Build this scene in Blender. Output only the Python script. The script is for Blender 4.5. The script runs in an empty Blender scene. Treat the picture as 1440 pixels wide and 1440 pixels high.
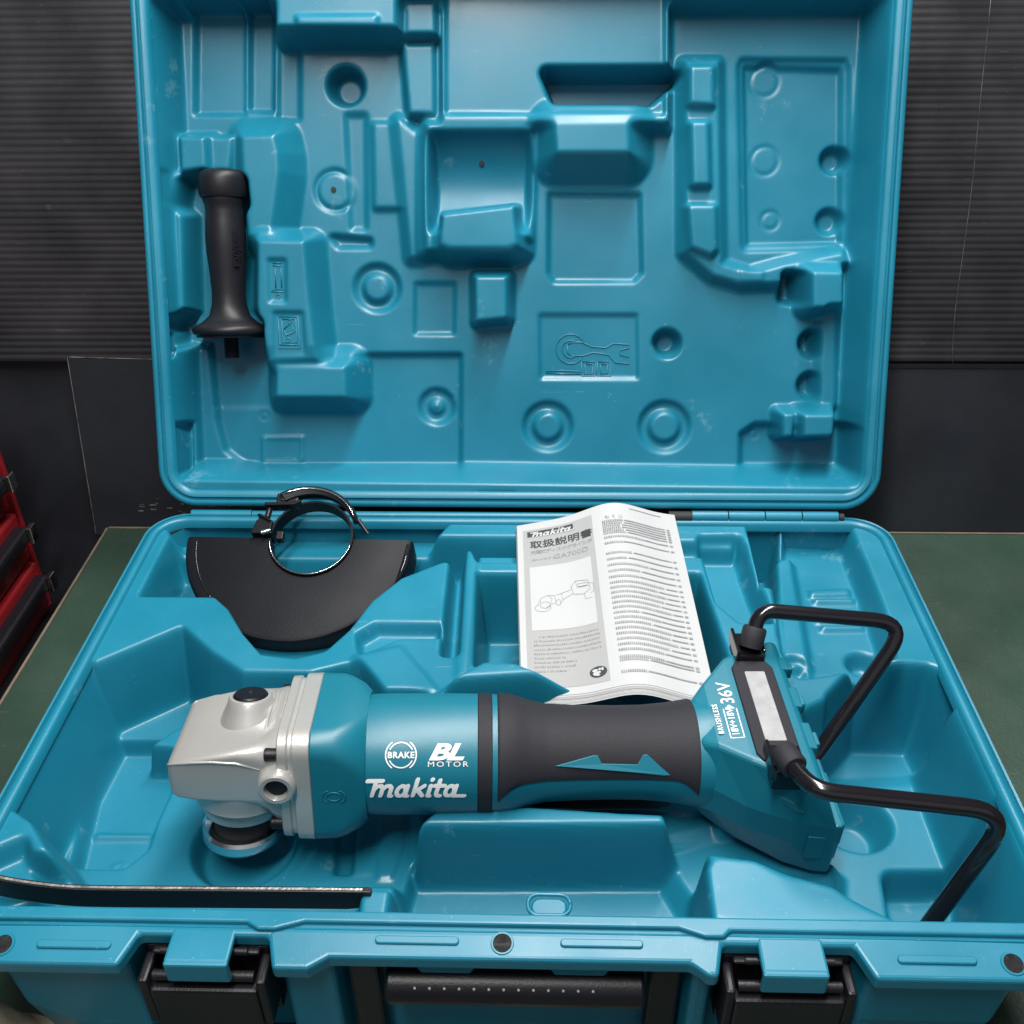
import bpy, bmesh, math, random
import numpy as np
from mathutils import Vector, Matrix

random.seed(4)
PI = math.pi
SC = bpy.context.scene
COL = SC.collection

# ------------------------------------------------------------------ camera, world, light
HC = 0.115                      # height of the case rim above the bench top
cam_d = bpy.data.cameras.new('camera')
cam = bpy.data.objects.new('camera', cam_d); COL.objects.link(cam)
yaw, pitch, roll = -0.0332, 0.5988, -0.0125
fw = Vector((math.sin(yaw)*math.cos(pitch), math.cos(yaw)*math.cos(pitch), -math.sin(pitch)))
rt0 = Vector((math.cos(yaw), -math.sin(yaw), 0)); up0 = rt0.cross(fw)
rt = rt0*math.cos(roll) + up0*math.sin(roll); up = up0*math.cos(roll) - rt0*math.sin(roll)
cam.matrix_world = Matrix(((rt.x, up.x, -fw.x, 0.0206), (rt.y, up.y, -fw.y, -0.7339),
                           (rt.z, up.z, -fw.z, 0.5056+HC), (0, 0, 0, 1)))
cam_d.sensor_width = 36; cam_d.lens = 36.0; cam_d.clip_start = 0.02; cam_d.clip_end = 60
SC.camera = cam

world = bpy.data.worlds.new('World'); SC.world = world; world.use_nodes = True
bg = world.node_tree.nodes['Background']
bg.inputs[0].default_value = (0.80, 0.90, 1.0, 1); bg.inputs[1].default_value = 0.07

def area(name, loc, target, sx, sy, power, col):
    l = bpy.data.lights.new(name, 'AREA'); l.shape = 'RECTANGLE'; l.size = sx; l.size_y = sy
    l.energy = power; l.color = col
    o = bpy.data.objects.new(name, l); COL.objects.link(o); o.location = loc
    o.rotation_euler = (Vector(target)-Vector(loc)).to_track_quat('-Z', 'Y').to_euler()
    return o
area('ceiling_lamp', (0.05, -0.21, 1.50), (0, -0.19, 0.1), 1.8, 0.11, 53, (1.0, 0.98, 0.95))
area('window_light', (0.2, -3.4, 2.25), (0, 0, 0.9), 9.0, 2.8, 26, (0.90, 0.95, 1.0))

SC.view_settings.view_transform = 'Standard'; SC.view_settings.look = 'None'
SC.view_settings.exposure = 0.0; SC.view_settings.gamma = 1.0

# ------------------------------------------------------------------ materials
def mat(name, col, rough=0.5, metal=0.0, spec=0.5, var=0.0, bump=0.0, bscale=400, coat=0.0, vscale=9.0, scuff=None, rvar=0.0, specks=None):
    m = bpy.data.materials.new(name); m.use_nodes = True
    nt = m.node_tree; b = nt.nodes['Principled BSDF']
    b.inputs['Base Color'].default_value = (*col, 1); b.inputs['Roughness'].default_value = rough
    b.inputs['Metallic'].default_value = metal; b.inputs['Specular IOR Level'].default_value = spec
    b.inputs['Coat Weight'].default_value = coat; b.inputs['Coat Roughness'].default_value = 0.15
    tc = nt.nodes.new('ShaderNodeTexCoord')
    L = nt.links.new
    if var > 0 or scuff:
        n = nt.nodes.new('ShaderNodeTexNoise'); n.inputs['Scale'].default_value = vscale; n.inputs['Detail'].default_value = 7
        L(tc.outputs['Object'], n.inputs['Vector'])
        r = nt.nodes.new('ShaderNodeValToRGB')
        r.color_ramp.elements[0].position = 0.3; r.color_ramp.elements[1].position = 0.7
        r.color_ramp.elements[0].color = (*[c*(1-var) for c in col], 1)
        r.color_ramp.elements[1].color = (*[min(1, c*(1+var)) for c in col], 1)
        L(n.outputs['Fac'], r.inputs['Fac']); out = r.outputs['Color']
        if scuff:
            n2 = nt.nodes.new('ShaderNodeTexNoise'); n2.inputs['Scale'].default_value = scuff[1]; n2.inputs['Detail'].default_value = 10
            n2.inputs['Roughness'].default_value = 0.75
            L(tc.outputs['Object'], n2.inputs['Vector'])
            r2 = nt.nodes.new('ShaderNodeValToRGB')
            r2.color_ramp.elements[0].position = scuff[2]; r2.color_ramp.elements[1].position = scuff[2]+0.05
            r2.color_ramp.elements[0].color = (0, 0, 0, 1); r2.color_ramp.elements[1].color = (scuff[3],)*3 + (1,)
            L(n2.outputs['Fac'], r2.inputs['Fac'])
            mx = nt.nodes.new('ShaderNodeMix'); mx.data_type = 'RGBA'
            L(r2.outputs['Color'], mx.inputs['Factor']); L(out, mx.inputs['A']); mx.inputs['B'].default_value = (*scuff[0], 1)
            out = mx.outputs['Result']
        if specks:                                     # dust and fine stretched scratches
            for sc3, thr, amt in (((520, 520, 520), 0.735, 0.55), ((30, 420, 160), 0.735, 0.15)):
                mp3 = nt.nodes.new('ShaderNodeMapping'); mp3.inputs['Scale'].default_value = sc3; mp3.inputs['Rotation'].default_value = (0.3, 0.2, 0.5)
                n5 = nt.nodes.new('ShaderNodeTexNoise'); n5.inputs['Scale'].default_value = 1.0; n5.inputs['Detail'].default_value = 2
                L(tc.outputs['Object'], mp3.inputs['Vector']); L(mp3.outputs['Vector'], n5.inputs['Vector'])
                r5 = nt.nodes.new('ShaderNodeValToRGB'); r5.color_ramp.elements[0].position = thr; r5.color_ramp.elements[1].position = thr+0.05
                r5.color_ramp.elements[0].color = (0, 0, 0, 1); r5.color_ramp.elements[1].color = (amt,)*3 + (1,)
                L(n5.outputs['Fac'], r5.inputs['Fac'])
                mx5 = nt.nodes.new('ShaderNodeMix'); mx5.data_type = 'RGBA'
                L(r5.outputs['Color'], mx5.inputs['Factor']); L(out, mx5.inputs['A']); mx5.inputs['B'].default_value = (*specks, 1)
                out = mx5.outputs['Result']
        L(out, b.inputs['Base Color'])
    if rvar > 0:
        n3 = nt.nodes.new('ShaderNodeTexNoise'); n3.inputs['Scale'].default_value = 14; n3.inputs['Detail'].default_value = 6
        L(tc.outputs['Object'], n3.inputs['Vector'])
        mr = nt.nodes.new('ShaderNodeMapRange'); mr.inputs['To Min'].default_value = rough-rvar; mr.inputs['To Max'].default_value = rough+rvar
        mr.inputs['From Min'].default_value = 0.3; mr.inputs['From Max'].default_value = 0.7
        L(n3.outputs['Fac'], mr.inputs['Value']); L(mr.outputs['Result'], b.inputs['Roughness'])
    if bump > 0:
        n4 = nt.nodes.new('ShaderNodeTexNoise'); n4.inputs['Scale'].default_value = bscale; n4.inputs['Detail'].default_value = 3
        L(tc.outputs['Object'], n4.inputs['Vector'])
        bp = nt.nodes.new('ShaderNodeBump'); bp.inputs['Strength'].default_value = bump; bp.inputs['Distance'].default_value = 0.001
        L(n4.outputs['Fac'], bp.inputs['Height']); L(bp.outputs['Normal'], b.inputs['Normal'])
    return m

M = {}
M['case'] = mat('case_teal_plastic', (0.007, 0.160, 0.246), 0.39, var=0.14, bump=0.10, bscale=1700, rvar=0.09, vscale=7,
                scuff=((0.14, 0.31, 0.38), 22, 0.615, 0.36), specks=(0.30, 0.45, 0.50))
M['tool'] = mat('tool_teal_plastic', (0.004, 0.132, 0.190), 0.40, var=0.05, bump=0.12, bscale=1500, rvar=0.04,
                scuff=((0.03, 0.22, 0.28), 40, 0.68, 0.3))
M['silver'] = mat('cast_silver_paint', (0.49, 0.485, 0.465), 0.33, metal=0.5, var=0.06, bump=0.10, bscale=900, rvar=0.06,
                  scuff=((0.30, 0.28, 0.25), 45, 0.68, 0.4))
M['steel'] = mat('polished_steel', (0.72, 0.72, 0.72), 0.16, metal=1.0, rvar=0.04, bump=0.03)
M['rubber'] = mat('black_rubber_grip', (0.017, 0.017, 0.022), 0.62, spec=0.3, var=0.12, bump=0.35, bscale=2200, scuff=((0.09, 0.09, 0.10), 60, 0.66, 0.3))
M['black'] = mat('black_plastic', (0.007, 0.007, 0.010), 0.40, spec=0.35, var=0.15, bump=0.15, bscale=900, scuff=((0.07, 0.07, 0.07), 45, 0.66, 0.4))
M['hblack'] = mat('side_handle_plastic', (0.008, 0.008, 0.011), 0.45, spec=0.35, var=0.12, bump=0.12, bscale=1300, scuff=((0.06, 0.06, 0.07), 50, 0.68, 0.3))
M['gloss'] = mat('black_gloss_coating', (0.008, 0.007, 0.009), 0.13, var=0.1, bump=0.02, bscale=300, rvar=0.04, coat=0.2)
M['guard'] = mat('black_coated_sheet_steel', (0.008, 0.009, 0.012), 0.42, spec=0.12, var=0.15, bump=0.18, bscale=1200, rvar=0.05)
M['edge'] = mat('painted_glint_edge', (0.45, 0.43, 0.40), 0.35, metal=0.8, var=0.5, vscale=160, bump=0.4, bscale=500)  # pale mottled colour, paints glints along the wrench's top edge
M['scratch'] = mat('grey_scratch', (0.09, 0.088, 0.085), 0.6, var=0.8, vscale=70)
M['white'] = mat('white_print', (0.74, 0.75, 0.75), 0.5, var=0.05, vscale=60)
M['label'] = mat('grey_label', (0.30, 0.30, 0.312), 0.55, var=0.14, vscale=120)
M['paper'] = mat('white_paper', (0.40, 0.41, 0.415), 0.7, var=0.02, bump=0.1, bscale=150)
M['pgrey'] = mat('grey_printed_paper', (0.29, 0.295, 0.295), 0.7, var=0.03)
M['ink'] = mat('black_ink', (0.035, 0.035, 0.04), 0.6, var=0.2, vscale=200)
M['ink2'] = mat('grey_ink', (0.22, 0.22, 0.23), 0.6, var=0.2, vscale=200)
M['ink3'] = mat('pale_grey_ink', (0.20, 0.20, 0.205), 0.6, var=0.3, vscale=300)
M['dark'] = mat('dark_hole', (0.012, 0.014, 0.016), 0.7, var=0.1)
M['bench'] = mat('green_bench_mat', (0.025, 0.050, 0.036), 0.42, var=0.30, bump=0.30, bscale=300, rvar=0.12, vscale=6,
                 scuff=((0.10, 0.13, 0.10), 50, 0.655, 0.40), specks=(0.22, 0.22, 0.18))
M['benchedge'] = mat('bench_edge_wood', (0.13, 0.11, 0.075), 0.7, var=0.3, vscale=40, bump=0.3)
M['sheet'] = mat('black_corrugated_sheet', (0.017, 0.016, 0.019), 0.40, var=0.50, bump=0.10, bscale=250, rvar=0.14, vscale=7,
                 scuff=((0.07, 0.065, 0.062), 34, 0.64, 0.35), specks=(0.16, 0.155, 0.15))
M['sheet2'] = mat('dark_smooth_panel', (0.013, 0.015, 0.020), 0.42, var=0.3, bump=0.12, bscale=200, rvar=0.08, vscale=8,
                  scuff=((0.10, 0.10, 0.105), 60, 0.71, 0.45))
M['rag'] = mat('beige_cloth', (0.34, 0.29, 0.21), 0.9, var=0.3, vscale=60, bump=0.6, bscale=900)
M['red'] = mat('red_chest_paint', (0.25, 0.012, 0.016), 0.35, var=0.2, bump=0.08, rvar=0.08, vscale=12, scuff=((0.05, 0.01, 0.01), 30, 0.66, 0.5))
M['concrete'] = mat('floor_concrete', (0.46, 0.42, 0.35), 0.8, var=0.35, vscale=18, bump=0.5, bscale=80)

# ------------------------------------------------------------------ helpers
def tag(o, label=None, cat=None, group=None, kind=None):
    if label: o['label'] = label
    if cat: o['category'] = cat
    if group: o['group'] = group
    if kind: o['kind'] = kind
    return o

def empty(name, loc=(0, 0, 0)):
    e = bpy.data.objects.new(name, None); COL.objects.link(e); e.location = loc; e.empty_display_size = 0.05
    return e

def link_mesh(name, me, m, parent=None, smooth=30, matrix=None):
    ob = bpy.data.objects.new(name, me); COL.objects.link(ob)
    me.materials.append(m)
    if smooth is not None:
        me.polygons.foreach_set('use_smooth', [True]*len(me.polygons))
        if smooth < 180: me.set_sharp_from_angle(angle=math.radians(smooth))
    if parent: ob.parent = parent
    if matrix is not None: ob.matrix_local = matrix
    return ob

def pym(name, v, f, m, parent=None, smooth=30, matrix=None, fix=True):
    me = bpy.data.meshes.new(name); me.from_pydata([tuple(p) for p in v], [], [tuple(q) for q in f]); me.update()
    if fix:
        bm = bmesh.new(); bm.from_mesh(me); bmesh.ops.recalc_face_normals(bm, faces=bm.faces); bm.to_mesh(me); bm.free()
    return link_mesh(name, me, m, parent, smooth, matrix)

class MB:
    """collects shapes into one mesh"""
    def __init__(s): s.v = []; s.f = []
    def add(s, v, f):
        n = len(s.v); s.v += [tuple(p) for p in v]; s.f += [tuple(i+n for i in q) for q in f]; return s
    def box(s, a, b, T=None):
        (x0, y0, z0), (x1, y1, z1) = a, b
        v = [(x, y, z) for z in (z0, z1) for y in (y0, y1) for x in (x0, x1)]
        if T: v = [T(*p) for p in v]
        return s.add(v, [(0, 2, 3, 1), (4, 5, 7, 6), (0, 1, 5, 4), (2, 6, 7, 3), (0, 4, 6, 2), (1, 3, 7, 5)])
    def prism(s, poly, z0, z1, T=None):
        n = len(poly)
        v = [(x, y, z0) for x, y in poly] + [(x, y, z1) for x, y in poly]
        if T: v = [T(*p) for p in v]
        return s.add(v, [tuple(range(n))[::-1], tuple(range(n, 2*n))] + [(i, (i+1) % n, n+(i+1) % n, n+i) for i in range(n)])
    def loft(s, rings, cap0=True, cap1=True, closed=True):
        n = len(rings[0]); base = len(s.v); v = [p for r in rings for p in r]; f = []
        for k in range(len(rings)-1):
            for i in range(n if closed else n-1):
                f.append((k*n+i, k*n+(i+1) % n, (k+1)*n+(i+1) % n, (k+1)*n+i))
        if cap0: f.append(tuple(range(n))[::-1])
        if cap1: f.append(tuple(range((len(rings)-1)*n, len(rings)*n)))
        return s.add(v, f)
    def tube(s, pts, r, seg=12, cap=True):
        pts = [Vector(p) for p in pts]; rings = []; prev = None
        for i, p in enumerate(pts):
            t = (pts[min(i+1, len(pts)-1)]-pts[max(i-1, 0)]).normalized()
            if prev is None:
                a = t.orthogonal().normalized()
            else:
                a = (prev - t*prev.dot(t)).normalized()
            prev = a; b = t.cross(a); rr = r[i] if isinstance(r, (list, tuple)) else r
            rings.append([tuple(p+(a*math.cos(2*PI*k/seg)+b*math.sin(2*PI*k/seg))*rr) for k in range(seg)])
        return s.loft(rings, cap, cap)
    def lathe(s, prof, seg=40, T=None, closed_prof=False):
        """prof: (radius, z) pairs round z"""
        rings = [[(r*math.cos(2*PI*k/seg), r*math.sin(2*PI*k/seg), z) for k in range(seg)] for r, z in prof]
        if T: rings = [[T(*p) for p in r] for r in rings]
        if closed_prof: return s.loft(rings + [rings[0]], False, False)
        return s.loft(rings, prof[0][0] > 1e-5, prof[-1][0] > 1e-5)
    def build(s, name, m, parent=None, smooth=30, matrix=None, bevel=0, seg=2):
        o = pym(name, s.v, s.f, m, parent, smooth, matrix)
        if bevel:
            b = o.modifiers.new('bevel', 'BEVEL'); b.width = bevel; b.segments = seg; b.limit_method = 'ANGLE'; b.angle_limit = math.radians(35)
            b.harden_normals = False
        return o

def spline(pts, n=10):
    """Catmull-Rom through points"""
    P = [np.array(p, float) for p in pts]; P = [2*P[0]-P[1]] + P + [2*P[-1]-P[-2]]; out = []
    for i in range(1, len(P)-2):
        for k in range(n):
            t = k/n; a, b, c, d = P[i-1], P[i], P[i+1], P[i+2]
            out.append(0.5*((2*b)+(c-a)*t+(2*a-5*b+4*c-d)*t*t+(3*b-a-3*c+d)*t**3))
    return out + [P[-2]]

def fillet(pts, r, n=8):
    """polyline with rounded corners"""
    P = [Vector(p) for p in pts]; out = [P[0]]
    rr = r if isinstance(r, (list, tuple)) else [r]*len(P)
    for i in range(1, len(P)-1):
        a = (P[i-1]-P[i]); b = (P[i+1]-P[i]); d = min(rr[i], a.length*0.48, b.length*0.48)
        A = P[i]+a.normalized()*d; B = P[i]+b.normalized()*d
        for k in range(n+1):
            t = k/n; out.append(A*(1-t)**2+P[i]*2*t*(1-t)+B*t*t)
    return out+[P[-1]]

def rrect(hx0, hx1, hy0, hy1, r, k=6):
    o = []
    for cx, cy, a0 in ((hx1-r, hy1-r, 0), (hx0+r, hy1-r, 90), (hx0+r, hy0+r, 180), (hx1-r, hy0+r, 270)):
        for i in range(k+1):
            a = math.radians(a0+90*i/k); o.append((cx+r*math.cos(a), cy+r*math.sin(a)))
    return o

def text2d(s, size, bold=0.0, shear=0.0, align='LEFT', space=1.0):
    c = bpy.data.curves.new('t', 'FONT'); c.body = s; c.size = size; c.offset = bold; c.shear = shear; c.align_x = align
    c.space_character = space; c.resolution_u = 3
    o = bpy.data.objects.new('t', c); COL.objects.link(o)
    dg = bpy.context.evaluated_depsgraph_get(); dg.update()
    e = o.evaluated_get(dg); me = e.to_mesh()
    v = [tuple(p.co)[:2] for p in me.vertices]; f = [tuple(p.vertices) for p in me.polygons]
    e.to_mesh_clear(); bpy.data.objects.remove(o); bpy.data.curves.remove(c)
    return v, f

def wordmark(th, step=0.026):
    """the maker's wide slanted lower-case wordmark, about 5 wide and 1 high, as one clean outline filled with small faces"""
    def ell(cx, cy, a, b): return [(cx+a*math.cos(2*PI*i/24), cy+b*math.sin(2*PI*i/24)) for i in range(25)]
    paths = [[(-0.30, 1.0), (0.50, 1.0)], [(0.16, 1.0), (0.16, 0.10)], [(0.16, 0.48), (0.32, 0.70), (0.50, 0.72), (0.62, 0.60), (0.62, 0.10)],
             [(0.62, 0.48), (0.78, 0.70), (0.96, 0.72), (1.08, 0.60), (1.08, 0.10)], [(1.08, 0.10), (1.20, 0.08)],
             ell(1.66, 0.40, 0.23, 0.31), [(1.93, 0.72), (1.93, 0.10)], [(1.93, 0.10), (2.06, 0.08)],
             [(2.36, 1.08), (2.36, 0.10)], [(2.44, 0.40), (2.82, 0.72)], [(2.54, 0.46), (2.86, 0.10)],
             [(3.16, 0.72), (3.16, 0.10)], [(3.16, 0.10), (3.26, 0.08)], [(3.16, 1.06), (3.16, 1.08)],
             [(3.58, 1.02), (3.58, 0.22), (3.66, 0.10), (3.82, 0.09)], [(3.38, 0.72), (3.90, 0.72)],
             ell(4.28, 0.40, 0.23, 0.31), [(4.55, 0.72), (4.55, 0.10)], [(4.55, 0.085), (5.15, 0.085)]]
    xs = np.arange(-0.55, 5.40, step); ys = np.arange(-0.12, 1.30, step); X, Y = np.meshgrid(xs, ys); d = np.full(X.shape, 9.0)
    for P in paths:
        for (ax, ay), (bx, by) in zip(P[:-1], P[1:]):
            ex, ey = bx-ax, by-ay; t = np.clip(((X-ax)*ex+(Y-ay)*ey)/(ex*ex+ey*ey), 0, 1)
            d = np.minimum(d, np.hypot(X-ax-ex*t, Y-ay-ey*t))
    d = d-th/2; V = []; Fc = []
    for j in range(len(ys)-1):
        for i in range(len(xs)-1):
            c = [(xs[i], ys[j], d[j, i]), (xs[i+1], ys[j], d[j, i+1]), (xs[i+1], ys[j+1], d[j+1, i+1]), (xs[i], ys[j+1], d[j+1, i])]
            if min(q[2] for q in c) >= 0: continue
            p = []
            for k in range(4):
                a, b = c[k], c[(k+1) % 4]
                if a[2] < 0: p.append((a[0], a[1]))
                if (a[2] < 0) != (b[2] < 0):
                    t = a[2]/(a[2]-b[2]); p.append((a[0]+t*(b[0]-a[0]), a[1]+t*(b[1]-a[1])))
            if len(p) > 2: Fc.append(tuple(range(len(V), len(V)+len(p)))); V += p
    return [(x+0.30*y, y) for x, y in V], Fc

# ------------------------------------------------------------------ height fields (blow-moulded trays)
class Field:
    def __init__(s, x0, x1, y0, y1, step):
        s.xs = np.arange(x0, x1+step/2, step); s.ys = np.arange(y0, y1+step/2, step)
        s.X, s.Y = np.meshgrid(s.xs, s.ys); s.Z = np.zeros_like(s.X); s.step = step
    def poly(s, P):
        d = np.full(s.X.shape, 1e9); sg = np.ones(s.X.shape); n = len(P)
        for i in range(n):
            (ax, ay), (bx, by) = P[i], P[i-1]
            ex, ey = bx-ax, by-ay; wx, wy = s.X-ax, s.Y-ay
            t = np.clip((wx*ex+wy*ey)/(ex*ex+ey*ey+1e-12), 0, 1)
            d = np.minimum(d, (wx-ex*t)**2+(wy-ey*t)**2)
            c1 = s.Y >= ay; c2 = s.Y < by; c3 = ex*wy > ey*wx
            flip = (c1 & c2 & c3) | (~c1 & ~c2 & ~c3)
            sg = np.where(flip, -sg, sg)
        return sg*np.sqrt(d)
    def circ(s, c, r): return np.hypot(s.X-c[0], s.Y-c[1])-r
    def st(s, sd, z, w, inner=False):
        """blend to height z inside the outline, ramping over w outside it (or inside it)"""
        m = np.clip(-sd/w, 0, 1) if inner else np.clip(1-sd/w, 0, 1)
        s.Z = s.Z*(1-m)+z*m
    def P(s, pts, z, w, r=0.0, inner=False):
        s.st(s.poly([(a/1000, b/1000) for a, b in pts])-r, z, w, inner)
    def ring(s, c, r0, r1, z, w):
        c = (c[0]/1000, c[1]/1000); sd = np.maximum(s.circ(c, r1), -s.circ(c, r0)); s.st(sd, z, w)
    def hole(s, c, r, z, w): s.st(s.circ((c[0]/1000, c[1]/1000), r), z, w)
    def blur(s, sig):
        k = int(3*sig/s.step)+1; g = np.exp(-0.5*(np.arange(-k, k+1)*s.step/sig)**2); g /= g.sum()
        Z = np.pad(s.Z, k, mode='edge')
        Z = sum(g[i]*Z[:, i:i+s.Z.shape[1]] for i in range(2*k+1))
        s.Z = sum(g[i]*Z[i:i+s.Z.shape[0], :] for i in range(2*k+1))
    def at(s, x, y):
        i = int(round((x-s.xs[0])/s.step)); j = int(round((y-s.ys[0])/s.step)); return float(s.Z[j, i])
    def mesh(s, name, keep=None):
        ny, nx = s.Z.shape
        co = np.stack([s.X, s.Y, s.Z], -1).reshape(-1, 3).astype(np.float32)
        idx = np.arange(ny*nx).reshape(ny, nx)
        q = np.stack([idx[:-1, :-1], idx[:-1, 1:], idx[1:, 1:], idx[1:, :-1]], -1)
        if keep is not None:
            k = keep[:-1, :-1] & keep[:-1, 1:] & keep[1:, 1:] & keep[1:, :-1]; q = q[k]
        q = q.reshape(-1, 4).astype(np.int32); n = len(q)
        me = bpy.data.meshes.new(name)
        me.vertices.add(len(co)); me.vertices.foreach_set('co', co.ravel())
        me.loops.add(n*4); me.loops.foreach_set('vertex_index', q.ravel())
        me.polygons.add(n); me.polygons.foreach_set('loop_start', np.arange(0, 4*n, 4, dtype=np.int32))
        me.update(); me.validate()
        return me

def sweep(mb, outline, prof, T=None):
    """profile (offset outward, z) swept round a closed outline (CCW)"""
    n = len(outline); nor = []
    for i in range(n):
        a = Vector(outline[i-1]); b = Vector(outline[(i+1) % n]); t = (b-a).normalized(); nor.append((t.y, -t.x))
    rings = []
    for o, z in prof:
        r = [(p[0]+q[0]*o, p[1]+q[1]*o, z) for p, q in zip(outline, nor)]
        rings.append([T(*p) for p in r] if T else r)
    mb.loft(rings, False, False); return mb

# ------------------------------------------------------------------ setting: floor, wall panels, bench
mb = MB(); mb.box((-6, -6, -0.85), (6, 6, -0.80)); tag(mb.build('floor', M['concrete'], smooth=None), kind='structure')
LW = math.tan(math.radians(17.0))
def wallT(x, t, o):                                    # t along the leaning wall from bench-back level, o out of it
    a = math.radians(17.0)
    return (x, 0.150 + t*math.sin(a) - o*math.cos(a), t*math.cos(a) + o*math.sin(a))
wall = tag(empty('backdrop_wall', (0, 0.15, 0)), kind='structure')
wi = Matrix.Translation((0, -0.15, 0))
mb = MB(); mb.box((-3.2, -0.9, -0.03), (3.2, 2.6, -0.012), wallT)
mb.build('backing_board', M['sheet2'], wall, None, wi)
# corrugated sheet: flutes are real ridges
pitch_c = 0.0066; tt0 = 0.174; tt = []
t = tt0
while t < 1.5:
    tt += [(t, 0.0), (t+pitch_c*0.22, 0.00042), (t+pitch_c*0.5, 0.00055), (t+pitch_c*0.78, 0.00042)]; t += pitch_c
nx = 60
xsg = [-2.2+4.4*i/nx for i in range(nx+1)]
v = []; f = []
for k, (t, o) in enumerate(tt):
    for i, x in enumerate(xsg):
        warp = 0.0010*math.sin(x*4.1+1.0)+0.0007*math.sin(x*9.7+t*9)
        v.append(wallT(x, t+0.0012*math.sin(x*2.3), 0.004+o+warp))
for k in range(len(tt)-1):
    for i in range(nx):
        a = k*(nx+1)+i; f.append((a, a+1, a+nx+2, a+nx+1))
cs = pym('corrugated_sheet', v, f, M['sheet'], wall, 180, wi)
# seams scratched down the sheet, cut edge along the bottom
mb = MB()
for pts in (((420, 499), (422, 404), (424, 335), (423, 222), (427, 169)),):
    pp = [wallT(x/1000, t/1000, 0.0062) for x, t in pts]
    mb.tube(spline(pp, 6), 0.00026, 5)
mb.build('scratch', M['scratch'], cs, 180)
mb = MB(); mb.box((0.15, 0.1685, 0.003), (1.6, 0.1725, 0.0066), wallT); mb.build('cut_edge', M['black'], cs, None)
# smooth panel leaning in front of the lower wall
x0p = -0.458
mb = MB()
pp = [(x0p, 0.268-0.0), (x0p+0.012, -0.012), (1.6, -0.012), (1.6, 0.250), (0.2, 0.252)]
mb.prism([(x0p, 0.178), (x0p+0.006, -0.012), (1.6, -0.012), (1.6, 0.1660), (0.0, 0.172)], 0.002, 0.0052, wallT)
lp = mb.build('lower_panel', M['sheet2'], None, None, bevel=0.0006, seg=1)
tag(lp, 'dark smooth plastic panel leaning along the back of the bench, behind the case', 'panel')
mb = MB(); pts = [(x0p+0.006*(1-k/8), -0.01+0.188*k/8, 0.0054) for k in range(9)]
mb.tube([wallT(*p) for p in pts], 0.0005, 5)
pts = [(x0p+0.002+0.10*k/6, 0.1775-0.0004*k, 0.0054) for k in range(7)]
mb.tube([wallT(*p) for p in pts], 0.0006, 5)
for k in range(26):
    x = x0p+0.05+0.10*random.random(); t = 0.018+0.010*random.gauss(0, 0.6); l = 0.002+0.006*random.random()
    mb.box((x, t, 0.0048), (x+l, t+0.0012, 0.0056), wallT)
o = mb.build('worn_or_glint_edge', M['scratch'], lp, None)
# bench
bench = tag(empty('workbench', (0, 0, 0)), 'green topped workbench under the open tool case', 'workbench')
mb = MB(); mb.box((-0.436, -0.520, -0.022), (1.7, 0.140, -0.0004)); mb.build('bench_top', M['bench'], bench, None, bevel=0.001)
mb = MB(); mb.box((-0.4385, -0.520, -0.024), (-0.4362, 0.1405, 0.0003)); mb.box((-0.436, 0.1402, -0.024), (1.7, 0.1425, 0.0003))
mb.build('edge_strip', M['benchedge'], bench, None)
for x in (-0.40, 1.64):
    for y in (-0.20, 0.08):
        mb = MB(); mb.box((x-0.02, y-0.02, -0.80), (x+0.02, y+0.02, -0.0222)); mb.build('leg', M['black'], bench, None)

# ------------------------------------------------------------------ tool case
case = tag(empty('tool_case', (0, -0.2, 0)), 'large open teal plastic tool case with moulded compartments', 'tool case')
CI = Matrix.Translation((0, 0.2, HC))                 # children are built in rim coordinates: z=0 is the rim
D = 0.3975
# ---- base tray
F = Field(-0.3135, 0.3135, -D+0.002, -0.002, 0.00115)
F.Z[:] = -0.004
# pocket of the wheel guard
F.P([(-297, -26), (-100, -24), (60, -24), (70, -60), (-60, -60), (-92, -82), (-112, -112), (-124, -146), (-138, -170), (-158, -178), (-184, -174), (-204, -150), (-222, -122), (-236, -108), (-297, -108)], -0.050, 0.006, inner=True)
F.P([(-309, 11), (-59, 11), (-77, -27), (-287, -29)], -0.026, 0.008)
# pocket of the gear head
F.P([(-309, -182), (-304, -186), (-252, -144), (-222, -172), (-194, -193), (-143, -193), (-98, -176), (-66, -196), (-52, -230), (-44, -330), (-60, -372), (-255, -372), (-270, -352), (-292, -328), (-309, -318)], -0.066, 0.013, inner=True)
F.P([(-292, -207), (-252, -206), (-244, -242), (-246, -278), (-245, -299), (-255, -312), (-285, -312), (-295, -252)], -0.080, 0.004)
F.P([(-286, -280), (-246, -280), (-246, -282), (-286, -283)], -0.0765, 0.0018)
F.ring((-262, -306), 0.0030, 0.0040, -0.0787, 0.001)
F.P([(-261, -223), (-249, -207), (-220, -198), (-212, -226)], -0.050, 0.005)
F.hole((-177, -294), 0.030, -0.083, 0.006)
F.P([(-115, -277), (-106, -276), (-102, -315), (-111, -315)], -0.073, 0.003)
F.P([(-101, -294), (-89, -294), (-87, -317), (-100, -318)], -0.0655, 0.002)
F.P([(-89, -260), (-69, -259), (-70, -295), (-75, -321), (-83, -321)], -0.064, 0.002)
F.P([(-146, -339), (-70, -337), (-69, -347), (-144, -348)], -0.050, 0.006)
F.P([(-296, -354), (-86, -354), (-84, -389), (-296, -389)], -0.030, 0.004)
F.P([(-308, -356), (-292, -345), (-272, -372), (-300, -386)], -0.018, 0.006)
# trench under the motor and grip
F.P([(-80, -232), (-40, -226), (40, -216), (160, -204), (150, -270), (150, -302), (40, -318), (-60, -330)], -0.056, 0.012, inner=True)
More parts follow.
